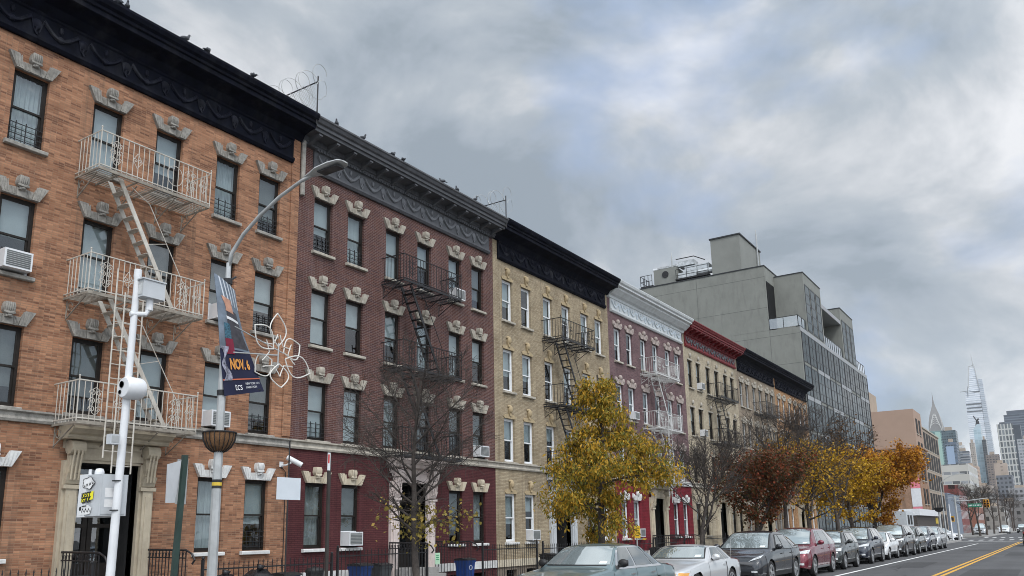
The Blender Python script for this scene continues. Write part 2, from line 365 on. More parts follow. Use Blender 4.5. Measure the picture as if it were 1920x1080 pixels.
def flags(name, base):
    q = NT(name); tcn = q.n('ShaderNodeTexCoord')
    bt = q.n('ShaderNodeTexBrick'); q.l(tcn.outputs['Object'], bt.inputs['Vector']); bt.offset = 0
    bt.inputs['Scale'].default_value = 1; bt.inputs['Brick Width'].default_value = 1.5; bt.inputs['Row Height'].default_value = 1.5; bt.inputs['Mortar Size'].default_value = 0.012
    bt.inputs['Color1'].default_value = base + (1,); bt.inputs['Color2'].default_value = tuple(x * 0.82 for x in base) + (1,); bt.inputs['Mortar'].default_value = (0.06, 0.06, 0.06, 1)
    a = q.noise(tcn.outputs['Object'], 1.3, 6, 0.65)
    q.l(q.mix(0.8, bt.outputs['Color'], q.ramp(a, [(0.3, (0.65,) * 3), (0.7, (1.15,) * 3)]), 'MULTIPLY'), q.b.inputs['Base Color'])
    q.b.inputs['Roughness'].default_value = 0.88; return q.m
M_flags = flags('pavement flags', (0.26, 0.255, 0.245))

def struct(name, mb, m, **kw): return mb.build(name, m, None, kind='structure', **kw)
b = MB(); b.quad((-1500, -300, -0.02), (1500, -300, -0.02), (1500, 4000, -0.02), (-1500, 4000, -0.02)); struct('ground', b, M_ground)
b = MB()
b.quad((XC, -40, 0), (6.5, -40, 0), (6.5, 103, 0), (XC, 103, 0)); b.quad((-60, 103, 0), (40, 103, 0), (40, 133, 0), (-60, 133, 0)); b.quad((XC, 133, 0), (6.5, 133, 0), (6.5, 700, 0), (XC, 700, 0))
struct('road', b, M_road)
b = MB()
for (x0, x1, y0, y1) in ((-40, XC, -40, 102), (-40, XC, 134, 420), (6.5, 11, -40, 102), (6.5, 11, 134, 420)):
    b.box(x0, x1, y0, y1, -0.1, 0.14)
struct('pavement', b, M_flags)
b = MB()
for (x0, y0, y1) in ((XC, -40, 102), (XC, 134, 420), (6.35, -40, 102), (6.35, 134, 420)): b.box(x0, x0 + 0.15, y0, y1, -0.1, 0.147)
struct('kerb', b, M_concrete)
b = MB()
def stripe(x0, x1, y0, y1, z=0.004): b.quad((x0, y0, z), (x1, y0, z), (x1, y1, z), (x0, y1, z))
stripe(-7.02, -6.88, -30, 88)
for k in range(16): stripe(-9.4 + k * 0.98, -8.95 + k * 0.98, 107.0, 110.5)
for k in range(16): stripe(-9.4 + k * 0.98, -8.95 + k * 0.98, 128, 131.5)
for k in range(10): stripe(-14.5, -11.2, 107 + k * 2.2, 108 + k * 2.2)
stripe(-9.4, -4.2, 99, 99.6); stripe(-8.0, -6.0, 90, 90.3)
struct('white_road_marking', b, M_white_line)
b = MB(); stripe(-4.02, -3.89, -30, 96); stripe(-3.77, -3.64, -30, 96); stripe(-4.02, -3.89, 135, 300); stripe(-3.77, -3.64, 135, 300)
struct('yellow_road_marking', b, M_yellow_line)
b = MB(); rp = random.Random(4)
for (x0, x1, y0, y1) in ((-6.4, -5.2, 38, 44), (-3.2, -1.6, 30, 37), (-5.9, -4.4, 62, 66), (-3.0, -0.8, 52, 60)):
    b.add([(x0, y0, 0.003), (x1 + 0.1, y0 + 0.1, 0.003), (x1, y1, 0.003), (x0 - 0.05, y1 - 0.2, 0.003)], [(0, 1, 2, 3)])
struct('road_patch', b, asphalt('patched asphalt', (0.05, 0.05, 0.052)))
b = MB()
for (x, y) in ((-5.3, 27), (-2.6, 29), (-6.2, 48), (-4.9, 70), (-1.8, 44), (-3.3, 25), (-5.6, 35)):
    p = [(x, y)]
    for i in range(14): p.append((p[-1][0] + rp.gauss(0.02, 0.09), p[-1][1] + rp.uniform(0.2, 0.5)))
    for (a, c), (d, f) in zip(p, p[1:]): w_ = rp.uniform(0.012, 0.03); b.add([(a - w_, c, 0.0035), (a + w_, c, 0.0035), (d + w_, f, 0.0035), (d - w_, f, 0.0035)], [(0, 1, 2, 3)])
struct('road_crack', b, mat('tar sealed crack', (0.022, 0.022, 0.023), 0.6))

# ---------------------------------------------------------------- row houses
def mesh_of(mb, name, m, smooth=False, fix=True):
    o = mb.build(name, m, None, smooth, fix); me = o.data; bpy.data.objects.remove(o); return me
def put(name, me, parent, loc=(0, 0, 0), **props):
    o = bpy.data.objects.new(name, me); COL.objects.link(o); o.parent = parent; o.location = loc
    for k, v_ in props.items(): o[k] = v_
    return o
def wall_panel(mb, y0, y1, z0, z1, openings, depth=0.2, x=0.0):
    ys = sorted({y0, y1} | {q for o in openings for q in o[:2] if y0 < q < y1}); zs = sorted({z0, z1} | {q for o in openings for q in o[2:4] if z0 < q < z1})
    for i in range(len(ys) - 1):
        for j in range(len(zs) - 1):
            cy, cz = (ys[i] + ys[i + 1]) / 2, (zs[j] + zs[j + 1]) / 2
            if any(o[0] < cy < o[1] and o[2] < cz < o[3] for o in openings): continue
            mb.quad((x, ys[i], zs[j]), (x, ys[i + 1], zs[j]), (x, ys[i + 1], zs[j + 1]), (x, ys[i], zs[j + 1]))
    for (a, c, d, e_) in openings:
        a_, c_, d_, e2 = max(a, y0), min(c, y1), max(d, z0), min(e_, z1)
        if c_ <= a_ or e2 <= d_: continue
        xb = x - depth
        mb.quad((x, a_, d_), (xb, a_, d_), (xb, a_, e2), (x, a_, e2)); mb.quad((x, c_, d_), (x, c_, e2), (xb, c_, e2), (xb, c_, d_))
        if e2 == e_: mb.quad((x, a_, e2), (xb, a_, e2), (xb, c_, e2), (x, c_, e2))
        if d_ == d: mb.quad((x, a_, d_), (x, c_, d_), (xb, c_, d_), (xb, a_, d_))

WW = 0.72
ROWZ = {4: (9.72, 11.34), 3: (6.96, 8.58), 2: (4.29, 5.91), 1: (1.37, 3.11)}
COLS = [0.97, 2.33, 4.03, 5.58, 7.28, 8.64]

def frame_mesh(h, m):
    w = WW / 2; b = MB(); t = 0.055
    b.box(-0.17, -0.09, -w, -w + t, 0, h); b.box(-0.17, -0.09, w - t, w, 0, h); b.box(-0.17, -0.09, -w + t, w - t, h - t, h); b.box(-0.17, -0.09, -w + t, w - t, 0, 0.05)
    s_ = 0.035; mid = h * 0.5
    for (x0, x1, za, zb) in ((-0.128, -0.10, mid - 0.02, h - t), (-0.16, -0.131, 0.05, mid + 0.02)):
        b.box(x0, x1, -w + t, -w + t + s_, za, zb); b.box(x0, x1, w - t - s_, w - t, za, zb)
        b.box(x0, x1, -w + t + s_, w - t - s_, zb - s_, zb); b.box(x0, x1, -w + t + s_, w - t - s_, za, za + s_ * 1.2)
    return mesh_of(b, 'window', m)
def pane_mesh(h):
    w = WW / 2 - 0.085; b = MB(); mid = h * 0.5
    b.quad((-0.114, -w, mid), (-0.114, w, mid), (-0.114, w, h - 0.08), (-0.114, -w, h - 0.08))
    b.quad((-0.146, -w, 0.08), (-0.146, w, 0.08), (-0.146, w, mid), (-0.146, -w, mid))
    return mesh_of(b, 'pane', M_pane, fix=False)
def blind_mesh(h, frac, m, folds=False):
    w = WW / 2 - 0.03; b = MB(); z0 = h - 0.05 - (h - 0.1) * frac; z1 = h - 0.05
    if folds:
        n = 26; vs = []
        for i in range(n + 1):
            y = -w + 2 * w * i / n; x = -0.23 + 0.022 * math.sin(i * 1.7) + 0.01 * math.sin(i * 0.6)
            vs += [(x, y, z0), (x * 1.0, y, z1)]
        b.add(vs, [(2 * i, 2 * i + 2, 2 * i + 3, 2 * i + 1) for i in range(n)])
    else:
        b.box(-0.205, -0.20, -w, w, z0, z1); b.box(-0.212, -0.197, -w, w, z0 - 0.02, z0)
    return mesh_of(b, 'blind', m)
def guard_mesh(m):
    b = MB(); w = WW / 2 - 0.02
    for k in range(4): b.box(-0.07, -0.055, -w, w, 0.06 + 0.12 * k, 0.075 + 0.12 * k)
    for k in range(3): b.box(-0.073, -0.052, -0.2 + 0.2 * k, -0.185 + 0.2 * k, 0.03, 0.48)
    return mesh_of(b, 'window_guard', m)
def lintel_meshes(style, m):
    """returns (lintel mesh, keystone mesh), origin at the window head centre"""
    w = WW / 2; b = MB(); k = MB(); D = 0.055
    if style == 'fan':
        for sg in (-1, 1):
            q = [(w * 1.02, 0.0), (w + 0.17, 0.31), (w - 0.03, 0.31), (w - 0.10, 0.18), (w - 0.14, 0.0)]
            b.prism([(sg * a, c) for a, c in q], -0.02, D + 0.03, 'x')
            q = [(w - 0.15, 0.0), (w - 0.105, 0.17), (0.105, 0.18), (0.095, 0.0)]
            b.prism([(sg * a, c) for a, c in q], -0.02, D, 'x')
            for i in range(4):
                y = 0.12 + i * 0.028
                b.prism([(sg * y, 0.02), (sg * (y + 0.012), 0.02), (sg * (y + 0.016), 0.165), (sg * (y + 0.004), 0.165)], D, D + 0.012, 'x')
            for i in range(3):
                y = w - 0.105 + i * 0.055
                b.prism([(sg * y, 0.03), (sg * (y + 0.016), 0.03), (sg * (y + 0.045 + i * 0.02), 0.285), (sg * (y + 0.025 + i * 0.02), 0.285)], D + 0.03, D + 0.042, 'x')
        b.prism([(-0.09, 0), (0.09, 0), (0.10, 0.18), (-0.10, 0.18)], -0.02, D + 0.015, 'x')
        k.prism([(-0.07, 0.13), (-0.055, 0.2), (-0.098, 0.235), (-0.112, 0.30), (-0.10, 0.38), (-0.085, 0.43), (0.085, 0.43), (0.10, 0.38), (0.112, 0.30), (0.098, 0.235), (0.055, 0.2), (0.07, 0.13)], -0.02, 0.13, 'x')
        for i in range(5):
            y = -0.076 + 0.038 * i; k.tube([(0.125, y * 0.9, 0.245), (0.155, y, 0.29), (0.158, y, 0.36), (0.14, y * 0.9, 0.42)], 0.019, 6)
        k.tube([(0.12, -0.10, 0.225), (0.15, -0.04, 0.205), (0.15, 0.04, 0.205), (0.12, 0.10, 0.225)], 0.03, 6); k.ball((0.13, 0, 0.16), 0.035, 0.05, 0.03, 8, 5)
    elif style == 'arms':
        for sg in (-1, 1):
            q = [(w * 0.98, 0.0), (w + 0.14, 0.14), (w + 0.10, 0.33), (w - 0.06, 0.26), (0.10, 0.20), (0.09, 0.0)]
            b.prism([(sg * a, c) for a, c in q], -0.02, D + 0.01, 'x')
            b.ball((D, sg * (w + 0.02), 0.2), 0.05, 0.09, 0.11, 8, 5)
        k.ball((0.07, 0, 0.32), 0.11, 0.11, 0.13, 10, 6); k.prism([(-0.08, 0), (0.08, 0), (0.1, 0.24), (-0.1, 0.24)], -0.02, 0.09, 'x')
    elif style == 'head':
        b.prism([(-w, 0), (w, 0), (w + 0.05, 0.07), (w - 0.1, 0.15), (-w + 0.1, 0.15), (-w - 0.05, 0.07)], -0.02, 0.035, 'x')
        k.ball((0.06, 0, 0.34), 0.10, 0.105, 0.15, 10, 6); k.prism([(-0.05, 0.1), (0.05, 0.1), (0.12, 0.3), (-0.12, 0.3)], -0.02, 0.08, 'x'); k.ball((0.03, 0, 0.46), 0.07, 0.15, 0.06, 8, 5)
    else:
        b.prism([(-w - 0.03, 0), (w + 0.03, 0), (w + 0.03, 0.09), (-w - 0.03, 0.09)], -0.02, 0.03, 'x')
        k.ball((0.04, 0, 0.3), 0.09, 0.12, 0.14, 10, 6)
    return mesh_of(b, 'lintel', m), mesh_of(k, 'keystone', m, True)
def sill_mesh(m, thick=0.09):
    b = MB(); w = WW / 2 + 0.07; b.prism([(-0.17, 0), (0.09, -0.015), (0.10, -0.03), (0.10, -thick), (0.085, -thick - 0.01), (-0.02, -thick - 0.01), (-0.02, -0.04), (-0.17, -0.04)], -w, w, 'y')
    return mesh_of(b, 'sill', m)

def cornice(parent, W_, style, mainm, y_end0=0.0, y_end1=0.0, fr0=0.25, fr1=0.25, brackets=14):
    """frieze, soffit and crown; local x out of the wall"""
    ya, yb = y_end0, W_ - y_end1
    b = MB()
    if style == 'white':
        prof = [(0, 12.72), (0.10, 12.74), (0.14, 12.84), (0.28, 12.90), (0.42, 13.02), (0.50, 13.08), (0.52, 13.16), (0.66, 13.20), (0.66, 13.28), (0.74, 13.34), (0.78, 13.44), (0.78, 13.47), (0, 13.62)]
    elif style == 'bracket':
        prof = [(0, 12.78), (0.12, 12.80), (0.12, 12.86), (0.16, 12.88), (0.16, 13.02), (0.60, 13.03), (0.60, 13.12), (0.66, 13.13), (0.66, 13.22), (0.72, 13.25), (0.76, 13.33), (0.80, 13.36), (0.80, 13.41), (0, 13.60)]
    else:
        prof = [(0, 12.80), (0.08, 12.82), (0.20, 12.98), (0.55, 13.08), (0.58, 13.05), (0.62, 13.07), (0.62, 13.18), (0.67, 13.20), (0.67, 13.27), (0.74, 13.31), (0.79, 13.40), (0.79, 13.46), (0, 13.64)]
    b.prism(prof, ya, yb, 'y')
    c = b.build('cornice', mainm, parent)
    fz = MB(); f0, f1 = fr0, W_ - fr1
    fz.prism([(0, 12.06), (0.07, 12.06), (0.12, 12.13), (0.12, 12.19), (0.055, 12.22), (0.055, 12.72), (0.09, 12.75), (0.09, 12.80), (0, 12.80)], f0, f1, 'y')
    fr = fz.build('frieze_panel', mainm, c)
    o = MB(); n = max(int((f1 - f0) / 0.92), 1); st = (f1 - f0) / n
    for i in range(n):
        y = f0 + st * (i + 0.5)
        pts = [(0.075, y - st * 0.36 + st * 0.72 * t / 8, 12.60 - 0.26 * math.sin(math.pi * t / 8)) for t in range(9)]
        o.tube(pts, 0.04, 6); o.tube([(0.07, q[1], q[2] + 0.05) for q in pts], 0.018, 5)
        o.ball((0.07, y, 12.36), 0.05, 0.09, 0.08, 8, 5); o.ball((0.07, y, 12.58), 0.04, 0.05, 0.09, 8, 5)
        yy = f0 + st * i
        if i: o.lathe([(0.11, 0), (0.11, 0.02), (0.06, 0.05), (0, 0.05)], (0.05, yy, 12.50), 10, 'x', cap=False); o.tube([(0.075, yy, 12.4), (0.075, yy - 0.03, 12.3), (0.075, yy + 0.02, 12.24)], 0.03, 5)
        if i: o.tube([(0.07, yy - 0.14, 12.62), (0.07, yy - 0.05, 12.3)], 0.015, 4); o.tube([(0.07, yy + 0.14, 12.62), (0.07, yy + 0.05, 12.3)], 0.015, 4)
    o.build('frieze_ornament', MATS.get('frieze ' + style, mainm), c, True)
    if style in ('bracket',):
        d = MB(); y = f0 + 0.03
        while y < f1 - 0.06: d.box(0.09, 0.15, y, y + 0.065, 12.735, 12.80); y += 0.125
        d.box(0.085, 0.12, f0 + 0.02, f1 - 0.02, 12.742, 12.79); d.build('dentil_band', mainm, c)
        sp = (W_ - 0.5) / (brackets - 1)
        for i in range(brackets):
            y = 0.25 + sp * i; q = MB()
            q.prism([(0.10, 12.80), (0.17, 12.81), (0.30, 12.88), (0.52, 12.93), (0.545, 12.97), (0.545, 13.03), (0.10, 13.03)], -0.055, 0.055, 'y')
            q.prism([(0.5, 12.95), (0.57, 12.95), (0.57, 13.0), (0.5, 13.0)], -0.065, 0.065, 'y')
            k = q.build('bracket', mainm, c) if i == 0 else None
            if i == 0: k0 = k; k.location = (0, y, 0)
            else: put('bracket', k0.data, c, (0, y, 0))
    return c

def portal(parent, yc, m, width=2.05, hood=True, doorcol=None, door_w=1.36):
    """entrance surround with pilasters and scroll consoles, the dark doorway inside it"""
    hw = width / 2; dw = door_w / 2; b = MB()
    for sg in (-1, 1):
        a, c = sorted((sg * dw, sg * hw)); b.box(-0.1, 0.10, yc + a, yc + c, 0.14, 3.30)
        a2, c2 = sorted((sg * (dw + 0.06), sg * (hw - 0.06))); b.box(0.10, 0.16, yc + a2, yc + c2, 0.35, 2.72)
        a2, c2 = sorted((sg * (dw + 0.12), sg * (hw - 0.12))); b.box(0.16, 0.175, yc + a2, yc + c2, 0.5, 2.6)
        b.box(0.10, 0.2, yc + a - 0.02, yc + c + 0.02, 0.14, 0.35); b.box(0.10, 0.19, yc + a - 0.01, yc + c + 0.01, 2.72, 2.80)
    b.box(-0.1, 0.09, yc - dw, yc + dw, 3.27, 3.55); b.box(0.09, 0.12, yc - dw - 0.05, yc + dw + 0.05, 3.33, 3.46)
    b.box(-0.1, 0.08, yc - hw, yc + hw, 3.55, 3.72); b.box(0.08, 0.11, yc - dw, yc + dw, 3.58, 3.69)
    b.prism([(0, 3.72), (0.36, 3.72), (0.40, 3.76), (0.40, 3.80), (0.5, 3.83), (0.58, 3.90), (0.62, 3.91), (0.62, 3.97), (0, 3.99)], yc - hw - 0.12, yc + hw + 0.12, 'y')
    p = b.build('entrance_surround', m, parent)
    for sg in (-1, 1):
        q = MB(); y0 = yc + sg * (dw + hw) / 2
        pts = [(0.10 + 0.14 * math.cos(t) + 0.10, 3.56 + 0.15 * math.sin(t)) for t in [2 * math.pi * i / 14 for i in range(14)]]
        q.prism(pts, y0 - 0.15, y0 + 0.15, 'y')
        q.prism([(0.1, 3.0), (0.2, 3.04), (0.24, 3.2), (0.2, 3.42), (0.1, 3.45)], y0 - 0.12, y0 + 0.12, 'y')
        q.prism([(0.1, 2.80), (0.17, 2.82), (0.22, 2.95), (0.26, 3.02), (0.1, 3.04)], y0 - 0.15, y0 + 0.15, 'y')
        for i in range(3): q.tube([(0.24, y0 - 0.08 + 0.08 * i, 2.9), (0.27, y0 - 0.08 + 0.08 * i, 3.2), (0.33, y0 - 0.08 + 0.08 * i, 3.5)], 0.02, 5)
        q.build('console', m, p)
    r = MB(); r.box(-0.75, -0.7, yc - dw, yc + dw, 0.14, 3.3); r.quad((-0.7, yc - dw, 0.14), (0, yc - dw, 0.14), (0, yc - dw, 3.27), (-0.7, yc - dw, 3.27))
    r.quad((-0.7, yc + dw, 0.14), (0, yc + dw, 0.14), (0, yc + dw, 3.27), (-0.7, yc + dw, 3.27)); r.quad((-0.7, yc - dw, 3.27), (0, yc - dw, 3.27), (0, yc + dw, 3.27), (-0.7, yc + dw, 3.27))
    r.build('doorway', doorcol or M_dark, parent)
    d = MB()
    for (y0, y1) in ((yc - dw + 0.05, yc - 0.01), (yc + 0.01, yc + dw - 0.05)):
        d.box(-0.7, -0.64, y0, y0 + 0.1, 0.7, 2.75); d.box(-0.7, -0.64, y1 - 0.1, y1, 0.7, 2.75); d.box(-0.7, -0.64, y0 + 0.1, y1 - 0.1, 0.7, 1.2); d.box(-0.7, -0.64, y0 + 0.1, y1 - 0.1, 2.62, 2.75); d.box(-0.7, -0.64, y0 + 0.1, y1 - 0.1, 1.95, 2.03)
    d.box(-0.7, -0.6, yc - dw, yc + dw, 2.75, 2.85)
    dd = d.build('door', M_darkframe, parent)
    g = MB(); g.quad((-0.67, yc - dw + 0.1, 1.15), (-0.67, yc + dw - 0.1, 1.15), (-0.67, yc + dw - 0.1, 3.2), (-0.67, yc - dw + 0.1, 3.2)); g.build('door_glass', M_panedark, dd)
    s_ = MB()
    for i in range(3): s_.box(-0.7, 0.35 + 0.3 * (2 - i), yc - dw - 0.25, yc + dw + 0.25, 0.10 + 0.18 * i, 0.14 + 0.18 * (i + 1) + 0.002 * i)
    s_.build('stoop', M_concrete, parent)
    return p

def row_house(y0, W_, label, S, seed):
    rnd = random.Random(seed)
    T = thing('row_house', label, 'row house', (XF, y0, 0), group='row houses along the street')
    e = 0.003
    frm = S['frame']
    cols = [c * W_ / 9.65 for c in COLS]; pc = S.get('portal_y', 4.72)
    ops = [(c - WW / 2, c + WW / 2) + ROWZ[r] for r in (4, 3, 2) for c in cols]
    ops1 = [(cols[i] - WW / 2, cols[i] + WW / 2) + ROWZ[1] for i in (0, 1, 4, 5)]
    pw = S.get('portal_w', 2.05); door = (pc - 0.68, pc + 0.68, 0.14, 3.28)
    b = MB(); wall_panel(b, e, W_ - e, 4.02, 13.3, ops); b.build('wall', S['brick'], T)
    b = MB(); wall_panel(b, e, W_ - e, 0.75, 4.02, ops1 + [door]); b.build('ground_storey_wall', S.get('brick1', S['brick']), T)
    b = MB(); b.quad((-12, e, 0), (0, e, 0), (0, e, 13.3), (-12, e, 13.3)); b.quad((-12, W_ - e, 0), (0, W_ - e, 0), (0, W_ - e, 13.3), (-12, W_ - e, 13.3)); b.quad((-12, e, 0), (-12, W_ - e, 0), (-12, W_ - e, 13.3), (-12, e, 13.3))
    b.build('party_wall', S['side'], T)
    b = MB(); b.quad((-12, e, 13.3), (0, e, 13.3), (0, W_ - e, 13.3), (-12, W_ - e, 13.3)); b.build('roof', M_roof, T)
    b = MB(); b.box(-1.6, -1.55, e + 0.01, W_ - e - 0.01, 0.1, 13.2); b.build('interior_wall', M_dark, T)
    b = MB()
    b.box(-0.05, 0.05, e, pc - pw / 2 - 0.01, 0.5, 0.75); b.build('water_table', S.get('water', M_whitestone), T)
    b = MB(); b.box(-0.05, 0.05, pc + pw / 2 + 0.01, W_ - e, 0.5, 0.75); b.build('water_table', S.get('water', M_whitestone), T)
    b = MB(); wall_panel(b, e, W_ - e, 0, 0.5, [(door[0], door[1], 0, 0.5)] + [(cols[i] - 0.35, cols[i] + 0.35, 0.05, 0.38) for i in (0, 1, 4, 5)]); b.build('basement_wall', S.get('base', M_stonegrey), T)
    b = MB(); b.prism([(-0.01, 4.0), (0.06, 4.0), (0.08, 4.05), (0.05, 4.10), (0.05, 4.17), (0.11, 4.20), (0.11, 4.235), (-0.01, 4.25)], e, W_ - e, 'y'); b.build('belt_course', S['belt'], T)
    cornice(T, W_, S['cornice'], S['cornice_mat'], fr0=S.get('fr0', 0.25), fr1=S.get('fr1', 0.3))
    # windows
    hs = {4: 1.62, 3: 1.62, 2: 1.62, 1: 1.74}
    fm = {h: frame_mesh(h, frm) for h in (1.62, 1.74)}; pm = {h: PANES[h] for h in (1.62, 1.74)}
    lm, km = lintel_meshes(S['lintel'], S['lintel_mat']); lm1, km1 = (lm, km) if 'lintel1' not in S else lintel_meshes(S['lintel'], S['lintel1'])
    sm = sill_mesh(S['sill']); sm1 = sm if 'sill1' not in S else sill_mesh(S['sill1'])
    for r in (4, 3, 2, 1):
        for ci, c in enumerate(cols):
            if r == 1 and ci in (2, 3): continue
            z0, z1 = ROWZ[r]; h = hs[r]
            w = put('window', fm[h], T, (0, c, z0))
            put('pane', pm[h], w)
            kind = S.get('blinds', {}).get((r, ci)) or rnd.choices(['a', 'b', 'c', 'd', 'e', 'f', 'n', 'h', 'i'], S.get('bw', [3, 3, 3, 3, 2, 2, 1]) + [2, 2])[0]
            if kind != 'n': put('blind', BLINDS[h][kind], w)
            put('lintel', lm1 if r == 1 else lm, w, (0, 0, h)); put('keystone', km1 if r == 1 else km, w, (0, 0, h))
            put('sill', sm1 if r == 1 else sm, w, (0, 0, 0))
            if (r, ci) in S.get('guards', ()): put('window_guard', GUARD, w, (0, 0, 0.03))
    portal(T, pc, S['portal'], pw, doorcol=S.get('doorcol'))
    return T

PANES = {h: pane_mesh(h) for h in (1.62, 1.74)}
BLINDS = {h: {'a': blind_mesh(h, 0.98, M_blind), 'b': blind_mesh(h, 0.62, M_blind), 'c': blind_mesh(h, 0.5, M_blind), 'd': blind_mesh(h, 0.98, M_curtain, True), 'e': blind_mesh(h, 0.75, M_greyblind), 'f': blind_mesh(h, 0.98, M_blind, True), 'g': blind_mesh(h, 0.98, M_greyblind), 'h': blind_mesh(h, 0.34, M_blind), 'i': blind_mesh(h, 0.86, M_blind)} for h in (1.62, 1.74)}
GUARD = guard_mesh(M_iron_black)

BR_orange = brick('orange brick', (0.395, 0.205, 0.12), (0.255, 0.118, 0.068), (0.27, 0.17, 0.11), (0.13, 0.06, 0.04), bw=0.235, bh=0.047, mortar_w=0.006, darkamt=0.85, stainamt=0.5)
BR_maroon = brick('maroon brick', (0.106, 0.044, 0.034), (0.062, 0.028, 0.024), (0.17, 0.12, 0.11), (0.05, 0.03, 0.04), bw=0.2, bh=0.052, darkamt=0.6, mortar_w=0.008, stain=(0.19, 0.13, 0.125), stainamt=0.4)
BR_oxblood = brick('red painted brick', (0.098, 0.034, 0.034), (0.080, 0.028, 0.029), (0.05, 0.014, 0.018), (0.075, 0.018, 0.024), bw=0.2, bh=0.052, darkamt=0.4, stain=(0.05, 0.015, 0.02), stainamt=0.3)
BR_buff = brick('buff brick', (0.37, 0.312, 0.218), (0.305, 0.252, 0.172), (0.24, 0.19, 0.13), (0.20, 0.145, 0.085), bw=0.2, bh=0.052, darkamt=0.55, stainamt=0.3)
BR_plum = brick('plum brick', (0.165, 0.10, 0.105), (0.12, 0.073, 0.08), (0.15, 0.11, 0.11), (0.07, 0.045, 0.05), darkamt=0.5, stain=(0.2, 0.15, 0.15), stainamt=0.35)
BR_redpaint = brick('crimson painted brick', (0.21, 0.022, 0.034), (0.18, 0.02, 0.03), (0.11, 0.014, 0.02), (0.14, 0.018, 0.026), darkamt=0.4, stain=(0.09, 0.02, 0.03), stainamt=0.3)
BR_cream = brick('cream brick', (0.44, 0.385, 0.285), (0.39, 0.335, 0.245), (0.30, 0.26, 0.20), (0.27, 0.22, 0.16), darkamt=0.4, stainamt=0.3)
BR_tan = brick('grey tan brick', (0.30, 0.25, 0.19), (0.25, 0.205, 0.155), (0.2, 0.165, 0.13), (0.16, 0.13, 0.10), darkamt=0.5, stainamt=0.4)
BR_amber = brick('amber brick', (0.42, 0.245, 0.125), (0.35, 0.195, 0.095), (0.24, 0.16, 0.1), (0.2, 0.11, 0.06), darkamt=0.5, stainamt=0.3)
BR_side = brick('common brick', (0.22, 0.10, 0.075), (0.17, 0.08, 0.06), (0.2, 0.17, 0.15), (0.1, 0.05, 0.04))
MATS['frieze white'] = mat('blue white frieze', (0.52, 0.57, 0.61), 0.6, var=0.12)
MATS['frieze bracket'] = mat('grey frieze relief', (0.13, 0.134, 0.145), 0.6, var=0.2)
MATS['frieze black'] = mat('black frieze relief', (0.007, 0.008, 0.015), 0.6, var=0.6, scale=3, spec=0.12, stain=((0.10, 0.10, 0.11), 0.4))
MATS['frieze red'] = mat('red frieze relief', (0.22, 0.02, 0.025), 0.55, var=0.25)

